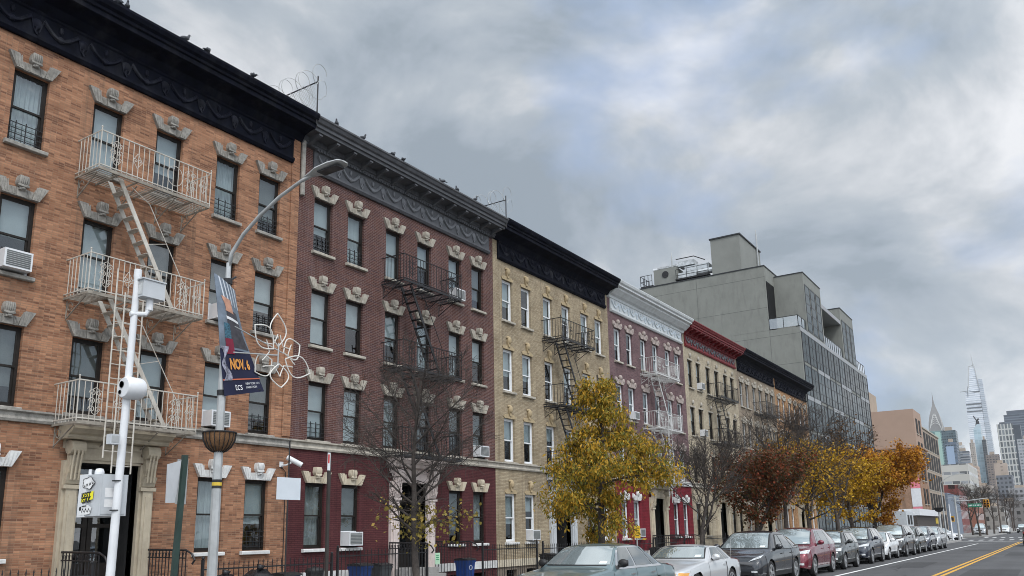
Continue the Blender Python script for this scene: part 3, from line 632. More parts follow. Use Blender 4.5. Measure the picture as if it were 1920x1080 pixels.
SPEC = [
 dict(y=5.31, w=9.69, label='orange brick row house with a deep black cornice and cream iron balconies', brick=BR_orange, side=BR_side, frame=M_darkframe, lintel='fan', lintel_mat=M_stonegrey, lintel1=M_whitestone, sill=M_stonegrey, sill1=M_whitestone,
      belt=M_stonegrey, cornice='black', cornice_mat=M_blackpaint, portal=M_portal, portal_y=4.72, fr1=0.28, base=BR_orange, water=M_stonegrey,
      guards={(4, 1), (4, 4), (4, 5), (3, 1), (3, 5), (2, 5), (1, 1), (1, 5)}, blinds={(4, 1): 'f', (4, 2): 'a', (4, 3): 'b', (4, 4): 'f', (4, 5): 'e', (3, 1): 'c', (3, 2): 'a', (3, 3): 'e', (3, 4): 'e', (3, 5): 'b', (2, 1): 'e', (2, 2): 'e', (2, 3): 'a', (2, 4): 'a', (2, 5): 'e', (1, 1): 'd', (1, 4): 'f', (1, 5): 'b'}),
 dict(y=15.0, w=9.68, label='maroon brick row house with a bracketed grey cornice and black fire escape', brick=BR_maroon, brick1=BR_oxblood, side=BR_side, frame=M_darkframe, lintel='fan', lintel_mat=M_stone, lintel1=M_creamstone, sill=M_stone, sill1=M_whitestone,
      belt=M_stone, cornice='bracket', cornice_mat=M_greypaint, portal=M_pinkstone, portal_y=5.02, portal_w=2.1, fr0=0.5, fr1=0.3, base=BR_oxblood,
      guards={(4, 0), (4, 1), (4, 4), (2, 0)}, blinds={(4, 0): 'b', (4, 1): 'f', (4, 2): 'a', (4, 3): 'c', (4, 4): 'a', (4, 5): 'e', (3, 0): 'a', (3, 1): 'c', (3, 2): 'b', (3, 3): 'a', (3, 4): 'a', (3, 5): 'c', (2, 0): 'a', (2, 1): 'a', (2, 4): 'e', (2, 5): 'g', (1, 0): 'd', (1, 1): 'g', (1, 5): 'd'}),
 dict(y=24.68, w=9.62, label='buff brick row house with a black cornice and white window frames', brick=BR_buff, side=BR_side, frame=M_whiteframe, lintel='head', lintel_mat=mat('buff stone', (0.36, 0.28, 0.17), 0.85, var=0.2, scale=7), sill=M_stone, sill1=M_whitestone,
      belt=M_stone, cornice='black', cornice_mat=M_blackpaint, portal=M_greybox, fr0=0.3, fr1=0.3, base=mat('brown stone base', (0.17, 0.14, 0.11), 0.9, var=0.25), water=M_creamstone, bw=[2, 3, 5, 1, 1, 1, 2]),
 dict(y=34.3, w=9.45, label='plum brick row house with a pale grey cornice and white balconies', brick=BR_plum, brick1=BR_redpaint, side=BR_side, frame=M_whiteframe, lintel='arms', lintel_mat=mat('mauve stone', (0.34, 0.285, 0.26), 0.85, var=0.2, scale=7), lintel1=M_whitestone, sill=M_stone, sill1=M_whitestone,
      belt=M_whitestone, cornice='white', cornice_mat=M_whitepaint, portal=M_creamstone, fr0=0.25, fr1=0.25, base=BR_redpaint, bw=[2, 3, 5, 1, 1, 1, 2]),
 dict(y=43.75, w=9.25, label='cream brick row house with an oxblood red cornice', brick=BR_cream, side=BR_side, frame=M_darkframe, lintel='plain', lintel_mat=M_stone, sill=M_stone,
      belt=M_stone, cornice='bracket', cornice_mat=M_redpaint, portal=M_creamstone, fr0=0.25, fr1=0.25, base=BR_cream, bw=[0, 1, 1, 1, 3, 0, 6]),
 dict(y=53.0, w=8.8, label='grey tan brick row house between the cream and the amber ones', brick=BR_tan, side=BR_side, frame=M_greyframe, lintel='arms', lintel_mat=M_stone, sill=M_stone,
      belt=M_stone, cornice='black', cornice_mat=M_blackpaint, portal=M_creamstone, fr0=0.25, fr1=0.25, base=BR_tan),
 dict(y=61.8, w=9.4, label='amber brick row house with a black cornice at the end of the row', brick=BR_amber, side=BR_side, frame=M_whiteframe, lintel='arms', lintel_mat=M_stone, sill=M_stone,
      belt=M_stone, cornice='black', cornice_mat=M_blackpaint, portal=M_creamstone, fr0=0.25, fr1=0.25, base=BR_amber),
]
HOUSES = [row_house(S['y'], S['w'], S['label'], S, 11 + i) for i, S in enumerate(SPEC)]

# rain pipe pier and patched brick beside the seam of the orange house
b = MB(); b.box(0.0, 0.035, 9.40, 9.68, 4.3, 13.0); b.build('brick_pier', BR_orange, HOUSES[0])
b = MB(); b.tube([(0.07, 0.08, 12.9), (0.07, 0.08, 11.2)], 0.07, 8); b.build('rain_pipe', M_stonegrey, HOUSES[1])

# ---------------------------------------------------------------- fire escapes
FL = [9.44, 6.70, 4.02]
def fire_escape(house, W0, label, m, y0=3.42, y1=6.15, P=0.92, deco=True, drop=True, stair_dir=1):
    T = thing('fire_escape', label, 'fire escape', (XF, W0, 0), group='fire escapes on the row houses')
    ym = (y0 + y1) / 2
    for li, z in enumerate(FL):
        b = MB()
        sx0 = y0 + 0.55; sx1 = y0 + 1.25      # stair opening
        k = 10
        for i in range(k + 1):
            x = 0.04 + (P - 0.06) * i / k
            if li < 2 and 0.25 < x < 0.70: b.box(x - 0.007, x + 0.007, y0, sx0, z - 0.02, z); b.box(x - 0.007, x + 0.007, sx1, y1, z - 0.02, z)
            else: b.box(x - 0.007, x + 0.007, y0, y1, z - 0.02, z)
        n = 6
        for i in range(n + 1):
            y = y0 + (y1 - y0) * i / n; b.box(0.0, P, y - 0.009, y + 0.009, z - 0.06, z - 0.021)
        b.box(P - 0.012, P + 0.012, y0, y1, z - 0.06, z + 0.01)
        b.build('platform', M_rustcream if m is M_iron_white else m, T)
        r = MB(); H = 0.82
        for zz in (z + H, z + 0.05):
            r.tube([(0.0, y0, zz), (P, y0, zz), (P, y1, zz), (0.0, y1, zz)], 0.017, 5)
        nb = 22
        for i in range(nb + 1):
            y = y0 + (y1 - y0) * i / nb; rr = 0.013 if i in (0, nb) else 0.009
            r.tube([(P, y, z - 0.02), (P, y, z + H + (0.07 if i in (0, nb) else 0))], rr, 4)
            if i in (0, nb): r.ball((P, y, z + H + 0.08), 0.022, n=6, m=4)
        for yy in (y0, y1):
            for i in range(1, 7): r.tube([(P * i / 7, yy, z - 0.01), (P * i / 7, yy, z + H)], 0.009, 4)
        r.build('railing', m, T)
        if deco:
            o = MB()
            def spiral(cy, cz, R_, sg, turns=1.4, ph=0.0, xx=P):
                o.tube([(xx, cy + sg * R_ * (1 - t / 15) * math.cos(ph + turns * 2 * math.pi * t / 14), cz + R_ * (1 - t / 15) * math.sin(ph + turns * 2 * math.pi * t / 14)) for t in range(15)], 0.008, 4)
            spots = (y0 + 0.36, y1 - 0.55)
            for q in spots:
                o = MB()
                for sg in (-1, 1):
                    for cz in (0.25, 0.42, 0.58): spiral(q + sg * 0.07, z + cz, 0.075, sg)
                o.tube([(P, q + 0.14 * math.sin(t * math.pi / 6) * (0.7 + 0.3 * math.cos(t * math.pi / 3)), z + 0.42 + 0.28 * math.cos(t * math.pi / 6)) for t in range(12)], 0.008, 4, closed=True)
                o.build('scroll_ornament', m, T)
            for q in (y0 + 0.85, y1 - 0.2):
                o = MB()
                for sg in (-1, 1):
                    o.tube([(P, q, z + 0.25), (P, q + sg * 0.11, z + 0.42), (P, q, z + 0.6)], 0.007, 4); spiral(q + sg * 0.05, z + 0.42, 0.05, sg)
                o.build('scroll_ornament', m, T)
            o = MB()
            if li == 0: o.tube([(P, y1 - 0.95 + 0.2 * math.cos(t * math.pi / 8), z + 0.42 + 0.24 * math.sin(t * math.pi / 8)) for t in range(16)], 0.008, 4, closed=True)
            if li == 0: o.build('scroll_ornament', m, T)
        for yb in (y0 + 0.08, y0 + 1.0, y1 - 0.8, y1 - 0.1):
            q = MB(); q.tube([(0, yb, z - 0.06), (0, yb, z - 0.48)], 0.014, 4); q.tube([(0.0, yb, z - 0.46), (P * 0.78, yb, z - 0.06)], 0.014, 4)
            q.tube([(0.14 + 0.09 * math.cos(t * 0.8), yb, z - 0.2 + 0.09 * math.sin(t * 0.8)) for t in range(8)], 0.01, 4)
            q.build('bracket', M_rustcream if m is M_iron_white else m, T)
    for li in range(2):
        za, zb = FL[li], FL[li + 1]; xa, xb = 0.28, 0.66
        ya, yb = y0 + 0.62, y0 + 2.15
        s_ = MB()
        for x in (xa, xb):
            s_.prism([(ya - 0.05, za + 0.02), (ya + 0.06, za + 0.02), (yb + 0.06, zb), (yb - 0.05, zb)], x - 0.012, x + 0.012, 'x')
        n = 11
        for i in range(1, n):
            f = i / n; y = ya + (yb - ya) * f; zz = za + (zb - za) * f; s_.box(xa + 0.012, xb - 0.012, y - 0.08, y + 0.08, zz - 0.012, zz)
        s_.tube([(xb, ya + 0.75, za - 0.35), (xb, ya + 1.85, zb + 0.55), (xb, yb, zb + 0.1)], 0.011, 4); s_.tube([(xb, ya + 0.3, za - 0.1), (xb, ya + 0.75, za - 0.35)], 0.011, 4)
        s_.tube([(xb, ya + 1.25, za - 1.15), (xb, ya + 0.75, za - 1.3)], 0.009, 4)
        s_.build('stair', m, T)
    if drop:
        for (dx, dy, za, zb) in ((0.0, 0.0, 3.3, 7.3), (0.07, 0.16, 3.0, 6.8)):
            l = MB(); y = y0 + 0.58 + dy; x = P + 0.05 + dx
            for yy in (y, y + 0.42): l.tube([(x, yy, za), (x, yy, zb)], 0.016, 5)
            zz = za + 0.15
            while zz < zb: l.tube([(x, y, zz), (x, y + 0.42, zz)], 0.010, 4); zz += 0.3
            l.build('drop_ladder', m, T)
    return T
fire_escape(0, 5.31, 'cream painted fire escape with scrolled railings on the orange house', M_iron_white)
fire_escape(1, 15.0, 'black iron fire escape on the maroon brick house', M_iron_black, 3.5, 6.45, drop=False)
fire_escape(2, 24.68, 'black iron fire escape on the buff brick house, behind the yellow tree', M_iron_black, 3.5, 6.4, drop=False)
fire_escape(3, 34.3, 'white iron fire escape on the plum brick house', M_iron_pale, 3.4, 6.4)
fire_escape(4, 43.75, 'black iron fire escape on the cream house with the red cornice', M_iron_black, 3.3, 6.5, deco=False, drop=False)
fire_escape(5, 53.0, 'black iron fire escape on the grey tan house above the red brown tree', M_iron_black, 3.2, 6.3, deco=False, drop=False)
fire_escape(6, 61.8, 'black iron fire escape on the amber brick end house', M_iron_black, 3.4, 6.5, deco=False, drop=False)
# ---------------------------------------------------------------- grey apartment building
M_stucco = mat('grey green stucco', (0.20, 0.205, 0.187), 0.85, var=0.09, scale=0.8, bump=0.06, stain=((0.12, 0.12, 0.112), 0.45))
M_stuccodark = mat('grey green stucco bulkhead', (0.20, 0.205, 0.19), 0.85, var=0.08, scale=0.8)
M_mullion = mat('charcoal window metal', (0.022, 0.024, 0.028), 0.45, var=0.2)
M_metalpanel = mat('pale grey metal panel', (0.30, 0.31, 0.32), 0.4, metal=0.3, var=0.08)
M_officeglass = glass_mat('apartment glass', (0.42, 0.46, 0.47), 0.05, gcol=(0.55, 0.57, 0.58))
M_railglass = glass_mat('balustrade glass', (0.8, 0.84, 0.84), 0.32)
GB = thing('apartment_building', 'modern grey stucco apartment building with gridded black windows and roof terraces', 'apartment building', (XF, 71.3, 0))
def gpart(name, m, boxes, parent=GB, **k):
    b = MB()
    for q in boxes: b.box(*q)
    return b.build(name, m, parent, **k)
gpart('side_wall', M_stucco, [(-18, -2.62, 0, 29, 18.8, 24.75), (-18, 0, 0, 29, 0, 18.79)])
gpart('stair_block', M_stucco, [(-2.619, 0, 2.75, 9.2, 18.8, 24.35)])
gpart('second_block', M_stucco, [(-2.619, 0, 17.6, 23.9, 18.8, 24.3)])
gpart('parapet_cap', M_mullion, [(-18.05, -2.57, -0.05, 29.05, 24.752, 24.84), (-2.56, 0.05, 2.7, 9.25, 24.352, 24.43), (-2.56, 0.05, 17.55, 23.95, 24.302, 24.38), (-0.3, 0.05, -0.03, 2.69, 18.802, 18.86)])
gpart('bulkhead', M_stuccodark, [(-7.45, -4.7, 0.25, 6.5, 24.85, 28.3)])
gpart('bulkhead_cap', M_mullion, [(-7.55, -4.6, 0.15, 6.6, 28.302, 28.42)])
gpart('panel_joints', mat('stucco joint', (0.10, 0.105, 0.096), 0.9), [(-18, -2.63, -0.004, 0.0, 23.75, 23.78), (-18, -2.63, -0.004, 0, 20.9, 20.93), (-18, -0.02, -0.004, 0, 18.2, 18.23), (-18, -0.02, -0.004, 0, 15.6, 15.63), (-9.0, -8.97, -0.0045, 0, 14, 24.7), (-14.6, -14.57, -0.0045, 0, 14, 24.7), (-2.6, -2.57, -0.0045, 0, 10, 18.7)])
w = gpart('window', M_mullion, [(-9.95, -9.9, -0.06, 0.0, 18.9, 20.3), (-9.2, -9.15, -0.06, 0, 18.9, 20.3), (-9.9, -9.2, -0.06, 0, 20.25, 20.3), (-9.9, -9.2, -0.06, 0, 18.9, 18.95), (-9.9, -9.2, -0.05, 0, 19.1, 19.14)])
b = MB(); b.quad((-9.9, -0.03, 18.95), (-9.2, -0.03, 18.95), (-9.2, -0.03, 20.25), (-9.9, -0.03, 20.25)); b.build('pane', M_officeglass, w)
# corner terrace door opening and sunken middle terrace: interior darkness painted as black panels
gpart('dark_opening', mat('terrace darkness', (0.008, 0.008, 0.009), 0.6, spec=0.2), [(-2.618, -2.57, 0.25, 2.55, 18.82, 23.4), (-2.618, -2.55, 9.4, 17.4, 18.82, 22.4)])
gpart('terrace_beam', M_metalpanel, [(-2.6, -0.02, 9.21, 17.59, 22.5, 22.9)])
# street front: a grid of tall windows
NB = 12; bw = 28.6 / NB
wm = MB(); hw, hh = bw / 2 - 0.10, 2.72
for (y0, y1, z0, z1) in ((-hw, -hw + 0.09, 0, hh), (hw - 0.09, hw, 0, hh), (-0.04, 0.04, 0, hh)): wm.box(0.0, 0.035, y0, y1, z0, z1)
for (z0, z1) in ((0, 0.08), (hh - 0.08, hh), (0.72, 0.78), (1.72, 1.78)): wm.box(0.0, 0.033, -hw + 0.09, hw - 0.09, z0, z1)
me_f = mesh_of(wm, 'window', M_mullion)
pm_ = MB(); pm_.quad((0.022, -hw + 0.05, 0.05), (0.022, hw - 0.05, 0.05), (0.022, hw - 0.05, hh - 0.05), (0.022, -hw + 0.05, hh - 0.05)); me_p = mesh_of(pm_, 'pane', M_officeglass)
bk = MB(); bk.box(0.003, 0.008, -hw + 0.09, -0.04, 0.1, hh - 0.1); bk.box(0.003, 0.008, -0.04, hw - 0.09, 0.75, hh - 0.1); me_b = mesh_of(bk, 'blind', M_blind)
for i in range(NB):
    for k in range(6):
        o = put('window', me_f, GB, (0, 0.35 + bw * (i + 0.5), 0.9 + 2.98 * k)); put('pane', me_p, o)
        if random.Random(i * 7 + k).random() < 0.45: put('blind', me_b, o)
for (yb, n_, z0, hts) in ((2.9, 3, 18.95, 4.4), (17.9, 3, 18.95, 4.2)):
    for i in range(n_):
        q = MB(); y = yb + 0.1 + i * 2.0; q.box(0, 0.04, y, y + 0.08, z0, z0 + hts); q.box(0, 0.04, y + 1.6, y + 1.68, z0, z0 + hts)
        for j in range(6): q.box(0, 0.037, y + 0.08, y + 1.6, z0 + j * (hts - 0.07) / 5, z0 + 0.07 + j * (hts - 0.07) / 5)
        w = q.build('window', M_mullion, GB); q = MB(); q.quad((0.025, y, z0), (0.025, y + 1.68, z0), (0.025, y + 1.68, z0 + hts), (0.025, y, z0 + hts)); q.build('pane', M_officeglass, w)
        q = MB(); q.box(0.003, 0.012, y + 0.1, y + 1.55, z0 + 0.2, z0 + hts - 0.2); q.build('blind', M_blind, w)
for i in range(NB):
    y = 0.35 + bw * (i + 0.5)
    for k in range(1, 6):
        if (k + (i // 2)) % 2 == 0: gpart('spandrel', M_metalpanel, [(0, 0.045, y - bw / 2 + 0.02, y + bw / 2 - 0.02, 0.55 + 2.98 * k, 0.9 + 2.98 * k)])
gpart('top_beam', M_metalpanel, [(0, 0.05, 0.0, 28.9, 18.4, 18.78)])
fn = MB()
for i in range(NB + 1):
    y = 0.35 + bw * i; fn.box(0, 0.06, y - 0.06, y + 0.06, 0.1, 18.39)
fn.build('mullion_fin', M_mullion, GB)
def balustrade(pts, z):
    r = MB(); g = MB()
    for a, c in zip(pts, pts[1:]):
        a, c = Vector(a), Vector(c); n = max(int((c - a).length / 0.9), 1)
        for i in range(n + 1):
            p = a.lerp(c, i / n); r.tube([(p.x, p.y, z), (p.x, p.y, z + 1.05)], 0.035, 4)
        r.tube([(a.x, a.y, z + 1.05), (c.x, c.y, z + 1.05)], 0.03, 4)
        g.quad((a.x, a.y, z + 0.1), (c.x, c.y, z + 0.1), (c.x, c.y, z + 1.0), (a.x, a.y, z + 1.0))
    q = r.build('balustrade', M_mullion, GB); g.build('glass_panel', M_railglass, q)
balustrade([(-2.6, 0.1, 0), (-0.12, 0.1, 0), (-0.12, 2.7, 0)], 18.8); balustrade([(-0.12, 9.3, 0), (-0.12, 17.5, 0)], 18.8); balustrade([(-0.12, 24.0, 0), (-0.12, 28.8, 0)], 18.8)
# roof plant
PL = thing('roof_plant', 'grey boxy ventilation units with silver ducts on the grey apartment roof', 'ventilation unit', (XF - 12.2, 72.6, 24.75))
gp = lambda n_, m, bx: gpart(n_, m, bx, PL)
gp('housing', M_stuccodark, [(-1.4, 0.9, -0.3, 1.6, 0.1, 1.95)])
gp('platform', M_iron_black, [(-2.7, -1.42, -0.6, 1.6, 0.25, 0.45), (0.92, 4.2, -0.6, 1.6, 0.45, 0.6)])
b = MB(); b.lathe([(0.34, 0), (0.34, 0.03), (0.1, 0.05)], (-0.2, -0.36, 1.35), 14, 'y'); b.build('vent_fan', M_iron_black, PL)
b = MB()
for k in range(5): b.lathe([(0.22, -0.6), (0.22, 0.6)], (-1.1 + k * 0.42, 0.5, 2.2), 10, 'x')
b.box(0.95, 3.4, 0, 1.4, 0.62, 1.3); b.box(1.6, 4.0, 0.2, 1.2, 1.4, 1.9); b.box(1.0, 2.6, 0.1, 1.3, 2.0, 2.5); b.lathe([(0.3, 0), (0.3, 1.6)], (3.0, -0.3, 0.9), 12, 'x'); b.build('duct', mat('silver duct', (0.55, 0.57, 0.58), 0.35, metal=0.7, var=0.3, scale=3), PL)
b = MB()
for (p, q) in (((-2.7, -0.6), (-1.5, -0.6)), ((-2.7, -0.6), (-2.7, 1.5)), ((1.0, -0.6), (4.2, -0.6))):
    for zz in (0.9, 1.5): b.tube([(p[0], p[1], zz), (q[0], q[1], zz)], 0.03, 4)
    for s_ in range(4): b.tube([(p[0] + (q[0] - p[0]) * s_ / 3, p[1] + (q[1] - p[1]) * s_ / 3, 0.45), (p[0] + (q[0] - p[0]) * s_ / 3, p[1] + (q[1] - p[1]) * s_ / 3, 1.5)], 0.03, 4)
b.tube([(1.0, -0.4, 2.6), (2.8, -0.4, 2.6), (3.6, 0.4, 2.3)], 0.05, 4); b.build('railing', M_iron_black, PL)
for (x, y, z0, z1, lb) in ((XF - 11.7, 72.4, 24.7, 27.8, 'thin steel mast beside the roof ventilation units'), (XF - 4.55, 76.5, 24.84, 29.8, 'thin steel mast against the grey roof bulkhead')):
    b = MB(); b.tube([(x, y, z0), (x, y, z1)], 0.07, 6); b.tube([(x, y, z1), (x, y, z1 + 0.4)], 0.03, 5); tag(b.build('roof_mast', M_galv), lb, 'mast', 'steel masts on the apartment roof')

# ---------------------------------------------------------------- beyond the crossing
def win_mat(name, wall, glass, sx, sz, wf=0.6, hf=0.6, rough=0.7, vary=0.5, metal=0.0, stripe=False):
    """far facade: a regular grid of openings drawn in the surface's own colour"""
    q = NT(name); tcn = q.n('ShaderNodeTexCoord'); s_ = q.n('ShaderNodeSeparateXYZ'); q.l(tcn.outputs['Object'], s_.inputs[0])
    g = q.n('ShaderNodeNewGeometry'); gs = q.n('ShaderNodeSeparateXYZ'); q.l(g.outputs['Normal'], gs.inputs[0])
    side = q.math('GREATER_THAN', q.math('ABSOLUTE', gs.outputs[1]), 0.6)
    u = q.math('ADD', q.math('MULTIPLY', s_.outputs[0], side), q.math('MULTIPLY', s_.outputs[1], q.math('SUBTRACT', 1.0, side)))
    uu = q.math('DIVIDE', u, sx); vv = q.math('DIVIDE', s_.outputs[2], sz)
    fu = q.math('FRACT', q.math('ADD', uu, 100.0)); fv = q.math('FRACT', vv)
    inside = q.math('MULTIPLY', q.math('LESS_THAN', fu, wf), q.math('LESS_THAN', fv, hf))
    if stripe: inside = q.math('LESS_THAN', fv, hf)
    cb = q.n('ShaderNodeCombineXYZ'); q.l(q.math('FLOOR', q.math('ADD', uu, 100.0)), cb.inputs[0]); q.l(q.math('FLOOR', vv), cb.inputs[1])
    wn = q.n('ShaderNodeTexWhiteNoise', noise_dimensions='2D'); q.l(cb.outputs[0], wn.inputs['Vector'])
    lo = tuple(c * (1 - vary) for c in glass); hi = tuple(min(1, c * (1 + vary)) for c in glass)
    gc = q.ramp(wn.outputs['Value'], [(0.2, lo), (0.9, hi)])
    flat = q.math('LESS_THAN', q.math('ABSOLUTE', gs.outputs[2]), 0.5)
    f = q.math('MULTIPLY', inside, flat)
    wc = q.ramp(q.noise(tcn.outputs['Object'], 0.15, 4), [(0.3, tuple(c * 0.9 for c in wall)), (0.7, tuple(min(1, c * 1.1) for c in wall))])
    q.l(q.mix(f, wc, gc), q.b.inputs['Base Color'])
    q.l(q.math('SUBTRACT', rough, q.math('MULTIPLY', f, rough - 0.15)), q.b.inputs['Roughness']); q.b.inputs['Metallic'].default_value = metal
    MATS[name] = q.m; return q.m

M_pink = mat('pale pink stucco', (0.34, 0.238, 0.182), 0.85, var=0.05, scale=0.6, stain=((0.33, 0.22, 0.17), 0.2))
M_pinkbrick = brick('warm brown brick', (0.34, 0.21, 0.14), (0.29, 0.18, 0.12), (0.28, 0.2, 0.15), (0.22, 0.13, 0.09), darkamt=0.3)
M_tanconc = mat('tan concrete', (0.33, 0.27, 0.215), 0.85, var=0.08, scale=1)
M_warmglass = mat('dark shop glass', (0.022, 0.021, 0.021), 0.6, var=0.3, spec=0.2)
PB = thing('warehouse', 'pink stucco warehouse with a brown corbelled band and a stair bulkhead on its roof', 'warehouse', (XF, 135.4, 0))
gpart('wall', M_pink, [(-26, 0, 0, 8, 13.2, 19.0)], PB); gpart('lower_wall', M_pinkbrick, [(-25.99, -0.02, 0.02, 8, 0, 13.1)], PB)
gpart('corbelled_band', M_pinkbrick, [(-26, 0.25, -0.2, 8, 12.75, 13.1), (-26, 0.45, -0.4, 8, 13.1, 13.3), (-26, 0.2, -0.1, 8, 12.5, 12.75)], PB)
gpart('bulkhead', M_tanconc, [(-8, -6.2, 2, 8, 19.0, 22.5), (-7.6, -7.0, 2.4, 3.6, 22.5, 24)], PB)
for i in range(2):
    for k in range(5):
        w = gpart('window', M_warmglass, [(0.0, 0.05, 1.6 + i * 3, 3.2 + i * 3, 1.4 + k * 3.5, 3.7 + k * 3.5)], PB)
        gpart('sill', M_stone, [(0, 0.12, 1.5 + i * 3, 3.3 + i * 3, 1.25 + k * 3.5, 1.4 + k * 3.5)], w)
gpart('banner', mat('pink poster', (0.62, 0.19, 0.23), 0.6), [(-1.5, -0.2, -0.06, 0, 2.2, 4.5), (-1.5, -0.2, -0.06, 0, 7.2, 8.8)], PB); gpart('banner_panel', M_white, [(-1.5, -0.2, -0.06, 0, 4.52, 7.18)], PB)
TB = thing('office_block', 'tan concrete office block of tall window bays beside the pink warehouse', 'office block', (XF, 143.45, 0))
gpart('wall', M_tanconc, [(-20, 0, 0, 19.5, 0, 16.8)], TB); gpart('coping', M_stone, [(-20, 0.15, -0.0, 19.6, 16.802, 17.05)], TB)
for i in range(6):
    for k in range(5):
        w = gpart('window', M_warmglass, [(0.0, 0.03, 0.5 + i * 3.1, 2.8 + i * 3.1, 0.9 + k * 3.2, 3.55 + k * 3.2)], TB); gpart('sill', M_stone, [(0, 0.05, 0.45 + i * 3.1, 2.85 + i * 3.1, 0.75 + k * 3.2, 0.9 + k * 3.2)], w)
def slab(label, cat, x0, x1, y, d, h, m, name='building', group=None, roofbits=True, seed=0, base_z=0):
    T = thing(name, label, cat, ((x0 + x1) / 2, y, base_z), group=group); w_ = (x1 - x0) / 2
    gpart('wall', m, [(-w_, w_, 0, d, 0, h)], T)
    if roofbits:
        r_ = random.Random(seed + int(h)); a = w_ * (0.3 + 0.3 * r_.random())
        gpart('roof_bulkhead', M_tanconc, [(-a, a * 0.7, d * 0.3, d * 0.7, h + 0.002, h * 1.035 + 1)], T)
    return T
slab('narrow dark red brick building past the tan office block', 'building', -40, -17.2, 190, 18, 9.8, win_mat('red far', (0.17, 0.045, 0.04), (0.05, 0.03, 0.03), 2.4, 3.0, 0.5, 0.6))
slab('plain blue grey rendered wall building beside the tan office block', 'building', -24, -16.8, 165, 20, 7.4, mat('blue grey render', (0.16, 0.19, 0.235), 0.8))
slab('low pale tower block with ledges between the office block and the teal tower', 'tower', -45, -20.5, 260, 30, 18.5, win_mat('pale ledges', (0.42, 0.41, 0.38), (0.2, 0.21, 0.22), 2.0, 2.6, 0.9, 0.3))
# white canopy and container at the corner lot
K = thing('corner_stall', 'white roofed corner stall with a grey container wall behind the parked black cars', 'stall', (-16.2, 108, 0))
gpart('container_wall', M_greybox, [(-1.5, 0.6, 0, 5.5, 0, 3.45)], K); gpart('canopy', M_white, [(-1.0, 1.4, 5.52, 26, 3.0, 3.8)], K); gpart('counter', mat('dark timber counter', (0.05, 0.04, 0.035), 0.7), [(-0.8, 1.0, 5.52, 25.5, 0, 2.95)], K)
gpart('window', M_warmglass, [(0.6, 0.64, 1.0, 2.2, 1.9, 3.0), (0.6, 0.64, 3.0, 4.2, 1.9, 3.0)], K)
gpart('sign_panel', mat('yellow shop sign', (0.55, 0.40, 0.04), 0.6), [(1.0, 1.06, 23, 25.4, 2.0, 2.8)], K)

# ---------------------------------------------------------------- skyline
G_SKY = 'towers on the far skyline'
CH = thing('skyscraper', 'slender grey skyscraper with a tapering arched crown and needle spire', 'skyscraper', (-210.5, 2000, 0), group=G_SKY)
M_ch = win_mat('pale masonry tower', (0.34, 0.33, 0.315), (0.17, 0.18, 0.19), 3.2, 3.8, 0.5, 0.65)
M_steel = mat('dull steel crown', (0.19, 0.185, 0.18), 0.5, metal=0.3, var=0.12, scale=0.3)
gpart('shaft', M_ch, [(-15.5, 15.5, 0, 31, 0, 204), (-19, 19, -4, 35, 0, 150)], CH)
b = MB(); prof = [(13.6, 204), (13.4, 210), (12.9, 218), (12.0, 226), (10.6, 234), (8.8, 242), (6.7, 249), (4.6, 256), (2.9, 262), (1.6, 269), (0.8, 277), (0.15, 292)]
vs = []; 
for (r, z) in prof: vs += [(-r, 15.5 - r, z), (r, 15.5 - r, z), (r, 15.5 + r, z), (-r, 15.5 + r, z)]
b.add(vs, [(i * 4 + j, i * 4 + (j + 1) % 4, i * 4 + 4 + (j + 1) % 4, i * 4 + 4 + j) for i in range(len(prof) - 1) for j in range(4)]); crown = b.build('crown', M_steel, CH)
b = MB()
def chw(z):
    for (r0, z0), (r1, z1) in zip(prof, prof[1:]):
        if z0 <= z <= z1: return r0 + (r1 - r0) * (z - z0) / (z1 - z0)
    return 0.1
for k in range(6):
    R0 = 11.5 - 1.7 * k; zc = 206 + k * 6.2
    for ax in (0, 1):
        pts = []
        for t in range(13):
            a = math.pi * t / 12; uu = R0 * math.cos(a); zz = zc + R0 * 1.9 * math.sin(a) * (0.75 + 0.05 * k)
            lim = chw(zz); uu = max(-lim * 0.93, min(lim * 0.93, uu)); off = chw(zz) + 0.25
            pts.append((uu, 15.5 - off, zz) if ax == 0 else (off, 15.5 + uu, zz))
        b.tube(pts, 0.75, 4)
b.build('crown_arch', mat('bright steel arch', (0.50, 0.49, 0.47), 0.4, metal=0.4), crown)
b = MB()
for sx in (-1, 1):
    for sy in (-1, 1): b.tube([(sx * 14, 15.5 + sy * 14, 204), (sx * 18, 15.5 + sy * 18, 206)], 1.2, 6, r2=0.4)
b.build('eagle_spout', M_steel, CH)
# tallest glass tower, tapering in stepped wedges
OV = thing('skyscraper', 'tallest pale glass tower with a stepped open top and mast', 'skyscraper', (-130, 2050, 0), group=G_SKY)
M_ov = win_mat('pale tower glass', (0.62, 0.65, 0.68), (0.46, 0.50, 0.56), 60, 4.2, 0.9, 0.6, rough=0.4, vary=0.12, stripe=True)
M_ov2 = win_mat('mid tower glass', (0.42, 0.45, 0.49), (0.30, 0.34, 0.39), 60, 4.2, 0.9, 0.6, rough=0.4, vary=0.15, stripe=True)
def taper(name, m, lo, hi, z0, z1, T, slope_top=0):
    b = MB(); (a0, a1, c0, c1), (d0, d1, e0, e1) = lo, hi
    b.add([(a0, c0, z0), (a1, c0, z0), (a1, c1, z0), (a0, c1, z0), (d0, e0, z1), (d1, e0, z1 - slope_top), (d1, e1, z1 - slope_top), (d0, e1, z1)],
          [(0, 3, 2, 1), (4, 5, 6, 7), (0, 1, 5, 4), (1, 2, 6, 5), (2, 3, 7, 6), (3, 0, 4, 7)]); return b.build(name, m, T)
taper('front_wedge', M_ov, (-25, 13, 0, 40), (-19, 9, 4, 38), 0, 292, OV, 6)
